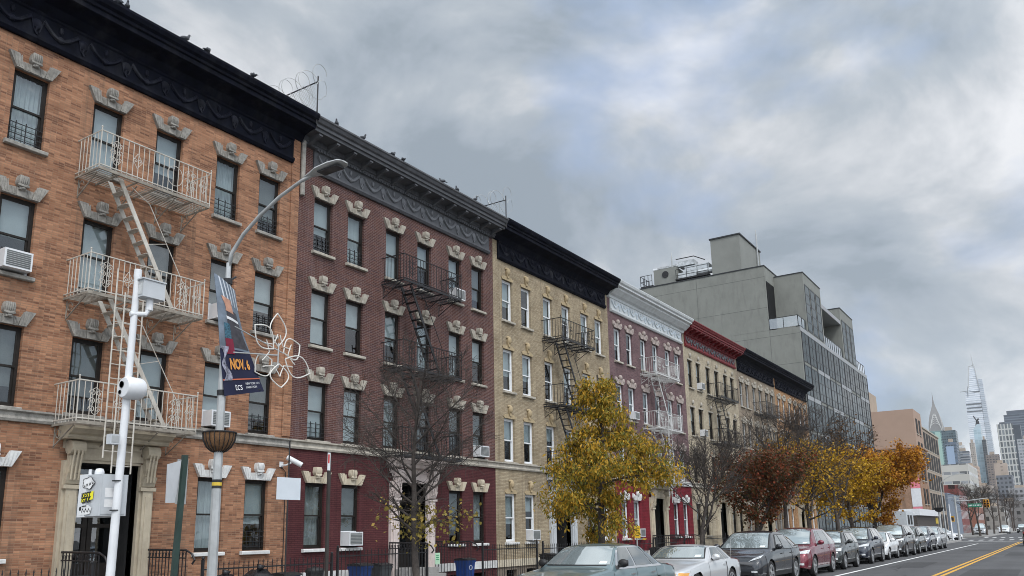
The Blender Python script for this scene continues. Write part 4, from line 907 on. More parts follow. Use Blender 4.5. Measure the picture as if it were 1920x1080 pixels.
taper('side_wedge', M_ov2, (13.1, 25, 3, 40), (9.1, 17, 6, 38), 0, 318, OV, 2)
taper('upper_wedge', M_ov, (-12, 9, 8, 34), (-4, 5, 12, 30), 292, 345, OV, 0)
b = MB()
for xx in (-11.8, 9): b.tube([(xx, 8, 300), (xx * 0.55, 12, 348)], 1.2, 4)
b.tube([(-6.5, 12, 348), (5, 12, 351)], 1.2, 4); b.build('crown_frame', M_galv, OV)
b = MB(); b.tube([(3, 16, 345), (1, 16, 376)], 1.3, 6, r2=0.3); b.build('mast', M_galv, OV)
b = MB(); b.box(-19.5, 9.5, 2.3, 3.9, 262, 264.5); b.box(-19.6, 9.6, 2.3, 3.9, 254, 256); b.box(-19.8, 9.8, 2.2, 3.7, 246, 248); b.tube([(-28, 3, 292), (-8, 3, 293)], 0.6, 4); b.tube([(-14, 3, 280), (-13, 3, 303)], 0.6, 4); b.build('mechanical_louvres', mat('dark louvre', (0.10, 0.11, 0.12), 0.6), OV)
def tower(label, x0, x1, y, d, h, m, **k): return slab(label, 'tower', x0, x1, y, d, h, m, name='tower', group=G_SKY, **k)
M_green = win_mat('sea green glass', (0.16, 0.25, 0.24), (0.10, 0.19, 0.19), 3, 4, 0.8, 0.7, rough=0.3, vary=0.2)
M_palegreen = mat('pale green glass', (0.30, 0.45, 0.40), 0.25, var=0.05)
t = tower('sea green glass tower with a pale green flank below the arched spire', -158, -139, 1400, 25, 144, M_green, roofbits=False)
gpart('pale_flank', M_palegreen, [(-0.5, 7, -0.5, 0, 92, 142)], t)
tower('dark teal tower beside the sea green one', -125, -108, 1250, 25, 128, win_mat('teal far', (0.05, 0.085, 0.10), (0.04, 0.065, 0.08), 3, 3.6, 0.8, 0.6, rough=0.3))
t = tower('blue grey tower with a pale blue screen on its face', -108, -96, 1100, 22, 99, win_mat('blue far', (0.09, 0.12, 0.16), (0.07, 0.10, 0.14), 3, 3.6, 0.8, 0.6, rough=0.3)); gpart('screen', mat('pale blue screen', (0.26, 0.34, 0.46), 0.4), [(-5, 3, -0.4, 0, 66, 94)], t)
tower('small white faced tower on the horizon between the spire and the tan blocks', -148, -136, 1700, 20, 145, win_mat('white far', (0.55, 0.55, 0.54), (0.35, 0.36, 0.38), 3, 3.6, 0.6, 0.5))
tower('grey banded office slab behind the tan block', -115, -99, 1300, 20, 103, win_mat('banded far', (0.27, 0.28, 0.30), (0.13, 0.15, 0.18), 60, 3.6, 0.9, 0.5, stripe=True))
tower('tan brick block below the tallest glass tower', -67, -56, 800, 20, 51, win_mat('tan far', (0.42, 0.31, 0.24), (0.30, 0.22, 0.18), 4, 3.2, 0.4, 0.5))
tower('thin stone tower left of the slim glass one', -119.5, -112.5, 1600, 20, 140, win_mat('stone far', (0.36, 0.32, 0.28), (0.22, 0.20, 0.18), 3, 3.6, 0.5, 0.6))
t = tower('slim pale blue glass tower topped by a black derrick', -104, -93.6, 1500, 18, 152, win_mat('sky glass', (0.40, 0.50, 0.55), (0.33, 0.44, 0.50), 5, 4, 0.85, 0.8, rough=0.25, vary=0.12), roofbits=False)
taper('raked_top', mat('sky glass raked', (0.40, 0.49, 0.54), 0.25), (-5.2, 5.2, 0, 18), (0.5, 5.2, 0, 18), 152, 160, t)
b = MB(); b.tube([(-1, 4, 158), (0.5, 4, 166), (-3, 4, 174)], 0.9, 5); b.tube([(0.5, 4, 166), (4, 4, 169)], 1.3, 5); b.tube([(2.5, 4, 158), (2.5, 4, 167)], 0.7, 5); b.box(0, 4, 2, 6, 160, 165); b.build('derrick', M_iron_black, t)
tower('dark slab close beside the slim pale blue tower', -93, -87.5, 1480, 18, 133, win_mat('ink far', (0.045, 0.05, 0.055), (0.03, 0.035, 0.04), 3, 3.6, 0.8, 0.6, rough=0.3))
tower('brown checkered tower behind the tan slab', -79.5, -64, 1300, 20, 96, win_mat('brown far', (0.20, 0.16, 0.14), (0.10, 0.09, 0.09), 3.5, 3.4, 0.6, 0.5))
tower('blank tan slab left of the striped tower', -49.5, -39, 900, 18, 58.5, win_mat('tan blank', (0.36, 0.29, 0.24), (0.31, 0.25, 0.21), 9, 3.2, 0.2, 0.4))
t = tower('tall tower of pale vertical stripes with a dark flank', -57, -39.5, 1200, 24, 126, win_mat('stripe far', (0.44, 0.44, 0.42), (0.13, 0.145, 0.155), 3.6, 7.5, 0.66, 0.8, vary=0.5), roofbits=False)
gpart('dark_flank', mat('navy flank', (0.04, 0.05, 0.065), 0.3), [(8.77, 16.5, 1, 23, 0, 124)], t)
t = tower('broad dark glass tower with a curved top at the right edge', -60, -19, 1500, 30, 171, win_mat('navy bands', (0.10, 0.12, 0.15), (0.06, 0.075, 0.10), 60, 4, 0.9, 0.6, rough=0.3, vary=0.2, stripe=True), roofbits=False)
gpart('curved_top', mat('navy crown', (0.07, 0.085, 0.11), 0.35), [(-16, 20.3, 0.5, 29, 171.002, 177)], t); gpart('left_wing', mat('navy wing', (0.05, 0.06, 0.075), 0.35), [(-28, -20.51, 1, 29, 0, 160)], t)
tower('mid grey tower half hidden at the right edge', -34.5, -14, 1100, 20, 97, win_mat('grey edge', (0.30, 0.31, 0.33), (0.18, 0.2, 0.22), 3, 3.6, 0.7, 0.5))
for i, (x0, x1, y, h, c, lb) in enumerate(((-52, -37, 430, 19, (0.20, 0.20, 0.20), 'low grey loft with a pale roof rail below the tan block'), (-36, -26, 440, 16, (0.26, 0.25, 0.24), 'low pale glazed shed below the slim tower'), (-26, -14, 430, 12, (0.15, 0.14, 0.135), 'long low dark brick depot under the striped tower'),
     (-33, -24.0, 300, 9, (0.17, 0.14, 0.12), 'brown two storey building behind the traffic lights'), (-24, -17, 330, 8, (0.24, 0.22, 0.2), 'pale two storey shop row beyond the bare trees'), (-22.5, -17.4, 225, 7.5, (0.22, 0.09, 0.06), 'small orange brick shop beyond the crossing'), (-90, -70, 700, 44, (0.30, 0.27, 0.25), 'brownish office block at the foot of the teal tower'), (-58, -47, 640, 33, (0.16, 0.17, 0.19), 'dark slate block in front of the tan brick block'), (-47, -37, 620, 27, (0.28, 0.24, 0.21), 'brown grey block below the blank tan slab'), (-37, -27, 680, 36, (0.13, 0.14, 0.16), 'dark glazed block below the striped tower'), (-27, -15, 600, 24, (0.25, 0.25, 0.26), 'mid grey block at the right edge behind the depot'), (-72, -60, 560, 30, (0.10, 0.13, 0.15), 'dark teal block at the foot of the blue screen tower'))):
    slab(lb, 'building', x0, x1, y, 25, h, win_mat('low far %d' % i, c, tuple(q * 0.45 for q in c), 2.6, 3.0, 0.55, 0.5), seed=i)
# ---------------------------------------------------------------- vehicles
M_tyre = mat('tyre rubber', (0.02, 0.02, 0.021), 0.85, var=0.25, scale=12)
M_rim = mat('alloy rim', (0.48, 0.49, 0.50), 0.3, metal=0.75, var=0.1)
M_rimdark = mat('dark wheel well', (0.008, 0.008, 0.008), 0.9)
M_chrome = mat('chrome trim', (0.62, 0.63, 0.64), 0.18, metal=0.9, var=0.05)
M_trim = mat('black trim', (0.016, 0.016, 0.017), 0.5, var=0.2)
M_tail = mat('red lamp lens', (0.25, 0.01, 0.01), 0.25)
M_amber = mat('amber lamp lens', (0.62, 0.30, 0.07), 0.25)
M_plate = mat('licence plate', (0.60, 0.58, 0.50), 0.5)
M_ticket = mat('paper sticker', (0.65, 0.70, 0.68), 0.6)
def carglass(name, base, metal, rough=0.04):
    q = NT(name); tcn = q.n('ShaderNodeTexCoord')
    c = q.ramp(q.noise(tcn.outputs['Object'], 1.5, 3), [(0.3, tuple(x * 0.95 for x in base)), (0.7, tuple(x * 1.05 for x in base))])
    q.l(c, q.b.inputs['Base Color']); q.b.inputs['Metallic'].default_value = metal; q.b.inputs['Roughness'].default_value = rough
    q.b.inputs['Specular IOR Level'].default_value = 0.8; q.b.inputs['Coat Weight'].default_value = 1; q.b.inputs['Coat IOR'].default_value = 1.7
    return q.m
M_wind = carglass('windscreen glass', (0.36, 0.42, 0.43), 0.6); M_sideglass = carglass('tinted side glass', (0.15, 0.17, 0.17), 0.6)
def headlamp():
    q = NT('headlamp lens'); tcn = q.n('ShaderNodeTexCoord')
    c = q.ramp(q.noise(tcn.outputs['Object'], 9, 3), [(0.35, (0.30, 0.31, 0.32)), (0.6, (0.75, 0.77, 0.78))])
    q.l(c, q.b.inputs['Base Color']); q.b.inputs['Roughness'].default_value = 0.1; q.b.inputs['Coat Weight'].default_value = 1; return q.m
M_lamp = headlamp()
def interp(tab, y):
    if y <= tab[0][0]: return tab[0][1]
    for (a, u), (c, w_) in zip(tab, tab[1:]):
        if y <= c: return u + (w_ - u) * (y - a) / (c - a) if c > a else w_
    return tab[-1][1]
def smooth_interp(tab, y, r, L):
    r = min(r, y, L - y)
    if r <= 0.005: return interp(tab, y)
    return sum(interp(tab, y + r * k / 4) * w_ for k, w_ in zip(range(-4, 5), (1, 2, 3, 4, 5, 4, 3, 2, 1))) / 25
def wheel_meshes(R, wd, spokes=5, fat=0.09):
    b = MB(); Rr = R * 0.70
    b.lathe([(Rr, -wd / 2 + 0.01), (R * 0.94, -wd / 2), (R, -wd / 2 + 0.03), (R, wd / 2 - 0.03), (R * 0.94, wd / 2), (Rr, wd / 2 - 0.01)], (0, 0, 0), 28, 'x', cap=False)
    b.lathe([(Rr, wd / 2 - 0.06), (0.02, wd / 2 - 0.07)], (0, 0, 0), 28, 'x', cap=False); b.lathe([(Rr, -wd / 2 + 0.06), (0.02, -wd / 2 + 0.07)], (0, 0, 0), 28, 'x', cap=False)
    ty = mesh_of(b, 'wheel', M_tyre, True)
    r = MB()
    for sg in (1, -1):
        xx = sg * (wd / 2 - 0.012)
        r.lathe([(Rr - 0.035, -0.02), (Rr + 0.004, -0.02), (Rr + 0.004, 0.006), (Rr - 0.035, 0.006), (Rr - 0.035, -0.02)], (xx, 0, 0), 28, 'x', cap=False)
        r.lathe([(0.075, -0.02), (0.07, 0.008), (0.0, 0.012)], (xx, 0, 0), 14, 'x', cap=False)
        for k in range(spokes):
            a = 2 * math.pi * k / spokes
            u = Vector((0, math.cos(a), math.sin(a))); t_ = Vector((0, -math.sin(a), math.cos(a))); w0, w1 = fat * 0.42, fat * 0.62
            p = [u * 0.05 - t_ * w0, u * 0.05 + t_ * w0, u * (Rr - 0.02) + t_ * w1, u * (Rr - 0.02) - t_ * w1]
            r.add([(xx + q.x, q.y, q.z) for q in p] + [(xx - sg * 0.03, q.y, q.z) for q in p], [(0, 1, 2, 3), (7, 6, 5, 4), (0, 4, 5, 1), (1, 5, 6, 2), (2, 6, 7, 3), (3, 7, 4, 0)])
    return ty, mesh_of(r, 'rim', M_rim)

def car(label, xc, yf, P, rz=0.0, group='cars parked along the kerb', name='parked_car'):
    L, Wd, R = P['L'], P['W'], P['R']; hw = Wd / 2
    T = thing(name, label, P.get('cat', 'car'), (xc, yf, 0), rz, group)
    top, belt = P['top'], P['belt']; wb0 = P['fo']; wb1 = wb0 + P['wb']; sill = P.get('sill', 0.22); ra = R + 0.055
    wtab = P.get('plan') or [(0, 0.74 * hw), (0.06, 0.85 * hw), (0.2, 0.94 * hw), (0.55, 0.985 * hw), (1.0, hw), (L - 1.0, hw), (L - 0.4, 0.97 * hw), (L - 0.1, 0.9 * hw), (L, 0.82 * hw)]
    ys = sorted({round(i * L / 96, 3) for i in range(97)} | {0.02, 0.05, L - 0.02} | {yw + s_ * ra * f for yw in (wb0, wb1) for s_ in (-1, 1) for f in (1.0, 0.995, 0.97, 0.9)})
    tumble = P.get('tumble', 0.42); NS, NU, NR = 8, 6, 5
    def section(y):
        w = interp(wtab, y); zt = smooth_interp(top, y, P.get('sm', 0.14), L); zb = smooth_interp(belt, y, 0.15, L); zb = min(zb, zt - 0.045)
        z0 = sill + 0.06 * max(0, 1 - y / 0.35) + 0.10 * max(0, 1 - (L - y) / 0.5); arch = 0
        for yw in (wb0, wb1):
            d = ra * ra - (y - yw) ** 2
            if d > 0: zz = R + math.sqrt(d); arch = max(arch, zz)
        zlow = max(z0, min(arch, zb - 0.12)); pts = []
        flare = 0.012 if arch > 0 else 0
        crease = P.get('crease', 0.62)
        for i in range(NS + 1):
            z = zlow + (zb - zlow) * i / NS; f = (z - sill) / max(zb - sill, 0.01)
            g = 0.935 + 0.065 * math.sin(min(max(f, 0), 1) / crease * math.pi / 2) if f < crease else 1.0 - 0.04 * ((f - crease) / (1 - crease)) ** 1.5
            pts.append((w * g + flare, z))
        hU = zt - zb; ws = w * 0.955; drop = min(0.05, hU * 0.45); wr = max(ws - tumble * hU - 0.02, 0.3)
        for i in range(1, NU + 1):
            f = i / NU; pts.append((ws - (ws - wr) * (f ** 1.15), zb + (hU - drop) * f))
        for i in range(1, NR + 1):
            f = i / NR; pts.append((wr * (1 - f), zt - drop * (1 - f) ** 2.2))
        return pts
    secs = [section(y) for y in ys]; n = len(secs[0]); b = MB(); vs = []; fs = []
    for y, s_ in zip(ys, secs):
        vs += [(x, y, z) for x, z in s_] + [(-x, y, z) for x, z in reversed(s_[:-1])]
    m_ = 2 * n - 1
    for i in range(len(ys) - 1):
        for j in range(m_ - 1): fs.append((i * m_ + j, i * m_ + j + 1, (i + 1) * m_ + j + 1, (i + 1) * m_ + j))
    fs.append(tuple(range(m_))); fs.append(tuple((len(ys) - 1) * m_ + j for j in range(m_ - 1, -1, -1)))
    b.add(vs, fs); body = b.build('body', P['paint'], T, smooth=32)
    bvh = BVHTree.FromPolygons([Vector(v_) for v_ in vs], fs)
    def proj(o, d, off):
        h, nn, _, _ = bvh.ray_cast(Vector(o), Vector(d))
        if h is None: return None
        if nn.dot(Vector(d)) > 0: nn = -nn
        return h + nn * off
    def patch(kind, quad, m, name, nu=8, nv=4, off=0.006, sg=1, parent=None, thick=True):
        mb = MB(); gd = []
        for i in range(nu + 1):
            for j in range(nv + 1):
                u, v_ = i / nu, j / nv
                a = [(1 - v_) * ((1 - u) * quad[0][k] + u * quad[1][k]) + v_ * ((1 - u) * quad[3][k] + u * quad[2][k]) for k in (0, 1)]
                p = proj((sg * 4, a[0], a[1]), (-sg, 0, 0), off) if kind == 'side' else proj((a[0] * 1.0, -3, a[1]), (0, 1, 0), off) if kind == 'front' else proj((a[0], L + 3, a[1]), (0, -1, 0), off)
                gd.append(p)
        if any(p is None for p in gd):
            ok = [p for p in gd if p is not None]
            if len(ok) < 4: return None
        vs2 = []; idx = {}
        for k, p in enumerate(gd):
            if p is not None: idx[k] = len(vs2); vs2.append(p)
        f2 = []
        for i in range(nu):
            for j in range(nv):
                q = [i * (nv + 1) + j, (i + 1) * (nv + 1) + j, (i + 1) * (nv + 1) + j + 1, i * (nv + 1) + j + 1]
                if all(k in idx for k in q): f2.append(tuple(idx[k] for k in q))
        if not f2: return None
        mb.add(vs2, f2); return mb.build(name, m, parent or T, smooth='all')
    # windscreen, side windows, rear window
    ws = P['ws']  # (z0, z1, halfwidth bottom, halfwidth top)
    patch('front', [(-ws[2], ws[0]), (ws[2], ws[0]), (ws[3], ws[1]), (-ws[3], ws[1])], M_trim, 'windscreen_seal', 14, 8, 0.004)
    ins = 0.035
    wsp = patch('front', [(-ws[2] + ins, ws[0] + 0.02), (ws[2] - ins, ws[0] + 0.02), (ws[3] - ins, ws[1] - ins * 0.6), (-ws[3] + ins, ws[1] - ins * 0.6)], P.get('wsmat', M_wind), 'windscreen', 14, 8, 0.008)
    patch('front', [(ws[2] - 0.28, ws[0] + 0.035), (ws[2] - 0.12, ws[0] + 0.035), (ws[2] - 0.13, ws[0] + 0.085), (ws[2] - 0.28, ws[0] + 0.085)], M_ticket, 'sticker', 2, 2, 0.011, parent=wsp)
    zb_, zt_ = P['sw_z']
    for sg in (1, -1):
        if P.get('surround', True):
            a0, a1, t0, t1 = P['sw_all']; patch('side', [(a0, zb_ - 0.02), (a1, zb_ - 0.02), (t1, zt_ + 0.02), (t0, zt_ + 0.02)], P.get('surr_mat', M_trim), 'window_surround', 22, 6, 0.004, sg)
        for (a0, a1, t0, t1) in P['sw']: patch('side', [(a0, zb_), (a1, zb_), (t1, zt_), (t0, zt_)], M_sideglass, 'side_window', 8, 5, 0.009, sg)
        if P.get('beltline'): patch('side', [(P['sw_all'][0], zb_ - 0.045), (P['sw_all'][1], zb_ - 0.045), (P['sw_all'][1], zb_ - 0.018), (P['sw_all'][0], zb_ - 0.018)], M_chrome, 'belt_trim', 16, 1, 0.008, sg)
        for yd in P['doors']: patch('side', [(yd, sill + 0.16), (yd + 0.012, sill + 0.16), (yd + 0.012, zb_ - 0.05), (yd, zb_ - 0.05)], M_trim, 'door_gap', 1, 8, 0.003, sg)
        patch('side', [(wb0 + ra + 0.05, sill + 0.005), (wb1 - ra - 0.05, sill + 0.005), (wb1 - ra - 0.05, sill + P.get('rocker', 0.10)), (wb0 + ra + 0.05, sill + P.get('rocker', 0.10))], P.get('rocker_mat', M_trim), 'sill_trim', 12, 1, 0.006, sg)
        if P.get('sidestrip'): z_ = P['sidestrip']; patch('side', [(0.3, z_), (L - 0.3, z_), (L - 0.3, z_ + 0.05), (0.3, z_ + 0.05)], P.get('strip_mat', M_trim), 'rub_strip', 40, 1, 0.007, sg)
        for yd in P['handles']:
            h = proj((sg * 4, yd, P['hz']), (-sg, 0, 0), 0.0)
            if h: hb = MB(); hb.box(h.x - 0.01 if sg > 0 else h.x - 0.03, h.x + 0.03 if sg > 0 else h.x + 0.01, yd - 0.09, yd + 0.09, P['hz'] - 0.014, P['hz'] + 0.014); hb.build('door_handle', P.get('handle_mat', P['paint']), T)
        # mirror
        my, mz = P['mirror']; h = proj((sg * 4, my, mz), (-sg, 0, 0), 0)
        if h:
            mb = MB(); cx_ = h.x + sg * 0.14; mb.ball((cx_, my - 0.02, mz + 0.03), 0.115, 0.075, 0.085, 12, 8); mo = mb.build('wing_mirror', P.get('mirror_mat', P['paint']), T, True)
            mb = MB(); mb.tube([(h.x - sg * 0.03, my, mz - 0.03), (cx_, my, mz - 0.02)], 0.03, 6); mb.build('mirror_arm', M_trim, mo)
            mb = MB(); mb.box(cx_ - 0.085, cx_ + 0.085, my + 0.045, my + 0.058, mz - 0.03, mz + 0.09); mb.build('mirror_glass', M_chrome, mo)
    # front
    for (nm, q, m) in P['front']:
        for sg in (1, -1):
            pts = [(sg * x, z) for x, z in q]; symmetric = any(x <= 0.001 for x, z in q)
            if symmetric and sg < 0: continue
            if symmetric: xs_ = max(x for x, z in q); pts = [(-q[1][0], q[1][1]), q[1], q[2], (-q[2][0], q[2][1])]
            patch('front', pts, m, nm, 10, 4, 0.009 if nm != 'headlight' else 0.012)
    for (nm, q, m) in P.get('rear', [('tail_light', [(hw * 0.55, 0.78), (hw * 0.92, 0.78), (hw * 0.92, 0.92), (hw * 0.55, 0.92)], M_tail)]):
        for sg in (1, -1): patch('rear', [(sg * x, z) for x, z in q], m, nm, 6, 3, 0.01)
    h = proj((0, -3, P.get('plate_z', 0.45)), (0, 1, 0), 0)
    if h and P.get('plate', True): pb = MB(); pb.box(-0.155, 0.155, h.y - 0.025, h.y - 0.005, P.get('plate_z', 0.45) - 0.075, P.get('plate_z', 0.45) + 0.075); pb.build('licence_plate', M_plate, T)
    # underside and wheels
    u = MB(); u.box(-hw + 0.24, hw - 0.24, 0.12, L - 0.15, 0.19, 0.62)
    for yw in (wb0, wb1):
        for sg in (-1, 1):
            a, c = sorted((sg * (hw - 0.30), sg * (hw - 0.27))); u.box(a, c, yw - ra, yw + ra, 0.15, R + ra)
            pts = [(hw - 0.28, yw + ra * math.cos(t * math.pi / 12), R + ra * math.sin(t * math.pi / 12)) for t in range(13)]
            for p, q in zip(pts, pts[1:]): u.quad((sg * p[0], p[1], p[2]), (sg * (hw - 0.02), p[1], p[2]), (sg * (hw - 0.02), q[1], q[2]), (sg * q[0], q[1], q[2]))
    u.build('underbody', M_rimdark, T, fix=False)
    ty, rm = wheel_meshes(R, 0.21, P.get('spokes', 5), P.get('fat', 0.06))
    for yw in (wb0, wb1):
        for sg in (-1, 1):
            o = put('wheel', ty, T, (sg * (hw - 0.115), yw, R)); put('rim', rm, o)
    if P.get('rails'):
        for sg in (1, -1):
            rb = MB(); y0, y1, zr, xr = P['rails']; rb.tube([(sg * xr, y0, zr - 0.05), (sg * xr, y0 + 0.12, zr), (sg * xr, y1 - 0.12, zr), (sg * xr, y1, zr - 0.06)], 0.022, 6); rb.build('roof_rail', M_trim, T)
    if P.get('aerial'): ab = MB(); x_, y_, z_, h_ = P['aerial']; ab.tube([(x_, y_, z_), (x_, y_ + 0.05, z_ + h_)], 0.006, 4); ab.build('aerial', M_chrome, T)
    if P.get('spoiler'): 
        sb = MB(); y_, z_, w_ = P['spoiler']; sb.box(-w_, w_, y_, y_ + 0.2, z_, z_ + 0.03); sb.build('spoiler', P['paint'], T)
    return T
PT = lambda n_, c, r=0.28, m=0.0: paint(n_ + ' car paint', c, r, m)
def suv(L, Wd, H, paint_, zh=0.98, R=0.355, **k):
    """tall hatchback or SUV with a raked screen"""
    s_ = L / 4.65; hw = Wd / 2; zb = k.pop('zb', zh + 0.03)
    cow, rf, rr = k.pop('cow', 1.18) * s_, k.pop('rf', 2.0) * s_, k.pop('rr', 3.75) * s_
    top = [(0, 0.58), (0.05, 0.72), (0.16, zh - 0.16), (0.4, zh - 0.08), (cow, zh + 0.03), (cow + 0.3 * (rf - cow), zh + 0.03 + 0.36 * (H - zh)), (rf, H - 0.045), (rf + 0.5, H), (rr, H - 0.03), (L - 0.28, zb + 0.28), (L - 0.06, zb - 0.02), (L, 0.7)]
    P = dict(L=L, W=Wd, R=R, wb=2.7 * s_, fo=0.92 * s_, top=top, belt=[(0, 0.55), (0.15, zh - 0.22), (0.6, zh - 0.13), (cow, zb - 0.05), (L * 0.55, zb), (L - 0.2, zb + 0.08)], paint=paint_,
             ws=(zh + 0.05, H - 0.05, hw * 0.80, hw * 0.66), sw_z=(zb + 0.02, H - 0.13),
             sw_all=(cow + 0.38 * s_, L - 0.42, rf + 0.18, rr + 0.25), sw=[(cow + 0.52 * s_, 2.28 * s_, rf + 0.28, 2.42 * s_), (2.36 * s_, 3.25 * s_, 2.5 * s_, 3.2 * s_), (3.33 * s_, L - 0.58, 3.28 * s_, rr + 0.10)],
             doors=(cow + 0.22, 2.33 * s_, 3.38 * s_), handles=(2.12 * s_, 3.15 * s_), hz=zb - 0.13, mirror=(cow + 0.55 * s_, zb + 0.06), sill=0.25, rocker=0.14, plate_z=0.5, handle_mat=paint_,
             front=[('headlight', [(hw * 0.5, zh - 0.27), (hw * 0.93, zh - 0.24), (hw * 0.94, zh - 0.12), (hw * 0.58, zh - 0.19)], M_lamp),
                    ('grille', [(0, zh - 0.38), (hw * 0.42, zh - 0.38), (hw * 0.5, zh - 0.2), (0, zh - 0.2)], M_trim),
                    ('lower_intake', [(0, 0.30), (hw * 0.62, 0.30), (hw * 0.66, 0.42), (0, 0.42)], M_trim),
                    ('fog_light', [(hw * 0.66, 0.40), (hw * 0.82, 0.40), (hw * 0.82, 0.47), (hw * 0.66, 0.47)], M_lamp)])
    P['rear'] = [('tail_light', [(hw * 0.5, zb - 0.12), (hw * 0.9, zb - 0.12), (hw * 0.88, zb + 0.02), (hw * 0.5, zb + 0.02)], M_tail)]
    P.update(k); return P
# old green grey saloon
hw = 0.91
P_old = dict(L=5.0, W=1.82, R=0.325, wb=2.94, fo=0.86, cat='car', paint=PT('teal grey', (0.135, 0.195, 0.21), 0.28, 0.3), sm=0.07, tumble=0.5, crease=0.7,
    top=[(0, 0.60), (0.02, 0.74), (0.10, 0.79), (1.0, 0.90), (1.58, 0.945), (1.66, 0.97), (2.32, 1.375), (2.55, 1.415), (3.2, 1.42), (3.5, 1.38), (4.15, 1.01), (4.22, 0.97), (4.9, 0.93), (4.98, 0.84), (5.0, 0.6)],
    belt=[(0, 0.55), (0.1, 0.72), (1.5, 0.88), (2.5, 0.92), (4.2, 0.93), (5, 0.85)], plan=[(0, 0.82), (0.1, 0.86), (0.6, 0.895), (1.4, 0.91), (3.9, 0.91), (4.7, 0.88), (4.95, 0.84), (5, 0.80)],
    ws=(0.985, 1.375, 0.79, 0.60), sw_z=(0.955, 1.33), sw_all=(1.86, 4.02, 2.36, 3.52), sw=[(1.98, 2.72, 2.42, 2.78), (2.79, 3.55, 2.85, 3.36), (3.60, 3.93, 3.42, 3.50)], beltline=True, surr_mat=M_chrome,
    doors=(1.7, 2.75, 3.72), handles=(2.55, 3.5), hz=0.80, handle_mat=M_chrome, mirror=(2.02, 1.0), mirror_mat=M_trim, sidestrip=0.50, rocker=0.2, rocker_mat=M_trim, plate_z=0.42,
    front=[('headlight', [(0.47, 0.57), (0.80, 0.57), (0.80, 0.73), (0.47, 0.73)], M_lamp), ('grille', [(0, 0.53), (0.27, 0.53), (0.27, 0.75), (0, 0.75)], M_chrome), ('bumper_trim', [(0, 0.36), (0.8, 0.36), (0.8, 0.47), (0, 0.47)], M_chrome), ('indicator', [(0.80, 0.58), (0.86, 0.58), (0.86, 0.72), (0.80, 0.72)], M_amber)])
P_road = dict(L=4.47, W=1.81, R=0.325, wb=2.51, fo=0.90, paint=PT('silver', (0.56, 0.57, 0.58), 0.28, 0.35), sm=0.09, tumble=0.5,
    top=[(0, 0.56), (0.03, 0.66), (0.14, 0.72), (0.9, 0.84), (1.62, 0.915), (1.70, 0.94), (2.3, 1.25), (2.55, 1.30), (3.0, 1.29), (3.25, 1.22), (3.62, 0.97), (3.7, 0.93), (4.3, 0.90), (4.42, 0.82), (4.47, 0.6)],
    belt=[(0, 0.5), (0.12, 0.66), (1.5, 0.85), (2.5, 0.88), (3.7, 0.89), (4.47, 0.8)],
    ws=(0.95, 1.255, 0.76, 0.60), sw_z=(0.91, 1.21), sw_all=(1.98, 3.42, 2.36, 3.12), sw=[(2.08, 2.98, 2.42, 2.82), (3.03, 3.33, 2.88, 3.08)], surr_mat=PT('silver', (0.56, 0.57, 0.58), 0.28, 0.35),
    doors=(1.75, 3.02), handles=(2.85,), hz=0.78, mirror=(2.1, 0.95), sidestrip=0.40, strip_mat=M_greybox, rocker=0.16, rocker_mat=M_greybox, plate_z=0.40, aerial=(0.74, 3.85, 0.9, 0.55),
    front=[('headlight', [(0.44, 0.545), (0.72, 0.545), (0.72, 0.67), (0.44, 0.67)], M_lamp), ('indicator', [(0.725, 0.55), (0.86, 0.56), (0.86, 0.66), (0.725, 0.67)], M_amber), ('grille', [(0, 0.52), (0.38, 0.52), (0.38, 0.66), (0, 0.66)], M_trim), ('lower_intake', [(0, 0.24), (0.6, 0.24), (0.6, 0.34), (0, 0.34)], M_trim)])
hw = 0.96
P_ev = suv(4.75, 1.92, 1.62, PT('charcoal', (0.016, 0.018, 0.023), 0.2, 0.2), zh=1.0, cow=1.12, rf=2.1, rr=2.9, plate=False, tumble=0.46, fat=0.075)
P_ev['top'] = [(0, 0.58), (0.05, 0.70), (0.2, 0.82), (0.5, 0.90), (1.05, 1.0), (1.25, 1.06), (2.1, 1.55), (2.5, 1.62), (2.9, 1.61), (3.6, 1.47), (4.3, 1.18), (4.62, 1.10), (4.72, 0.9), (4.75, 0.6)]
P_ev['ws'] = (1.06, 1.55, 0.78, 0.62); P_ev['sw_all'] = (1.62, 4.1, 2.3, 3.55); P_ev['sw'] = [(1.75, 2.45, 2.36, 2.55), (2.52, 3.4, 2.62, 3.25), (3.46, 3.95, 3.32, 3.5)]; P_ev['sw_z'] = (1.04, 1.46); P_ev['surr_mat'] = M_trim
P_ev['front'] = [('headlight', [(0.52, 0.70), (0.84, 0.80), (0.86, 0.89), (0.66, 0.80)], M_lamp), ('lower_intake', [(0, 0.30), (0.55, 0.30), (0.6, 0.42), (0, 0.42)], M_trim), ('fog_light', [(0.62, 0.40), (0.78, 0.40), (0.78, 0.44), (0.62, 0.44)], M_lamp)]
car('teal grey old saloon with chrome window trim, nearest car at the kerb', -8.52, 13.5, P_old)
car('low silver two door roadster with a hard top behind the teal saloon', -8.50, 18.72, P_road)
car('charcoal electric crossover with a long glass windscreen behind the silver roadster', -8.56, 24.82, P_ev)
P_red = suv(4.75, 1.90, 1.70, PT('wine red', (0.16, 0.012, 0.028), 0.24, 0.35), zh=1.03, rocker_mat=M_chrome, rocker=0.09, cow=1.15, rf=1.95, rr=3.5, spokes=5, surr_mat=M_chrome)
P_red['front'] += [('bumper_trim', [(0, 0.27), (0.62, 0.27), (0.66, 0.31), (0, 0.31)], M_chrome)]
car('wine red SUV with chrome sills and slanted headlights', -8.55, 30.1, P_red)
P_hat = suv(4.1, 1.76, 1.56, PT('graphite', (0.028, 0.034, 0.034), 0.24, 0.3), zh=0.98, R=0.33, cow=1.25, rf=1.95, rr=4.0, rails=(2.0, 3.6, 1.60, 0.58))
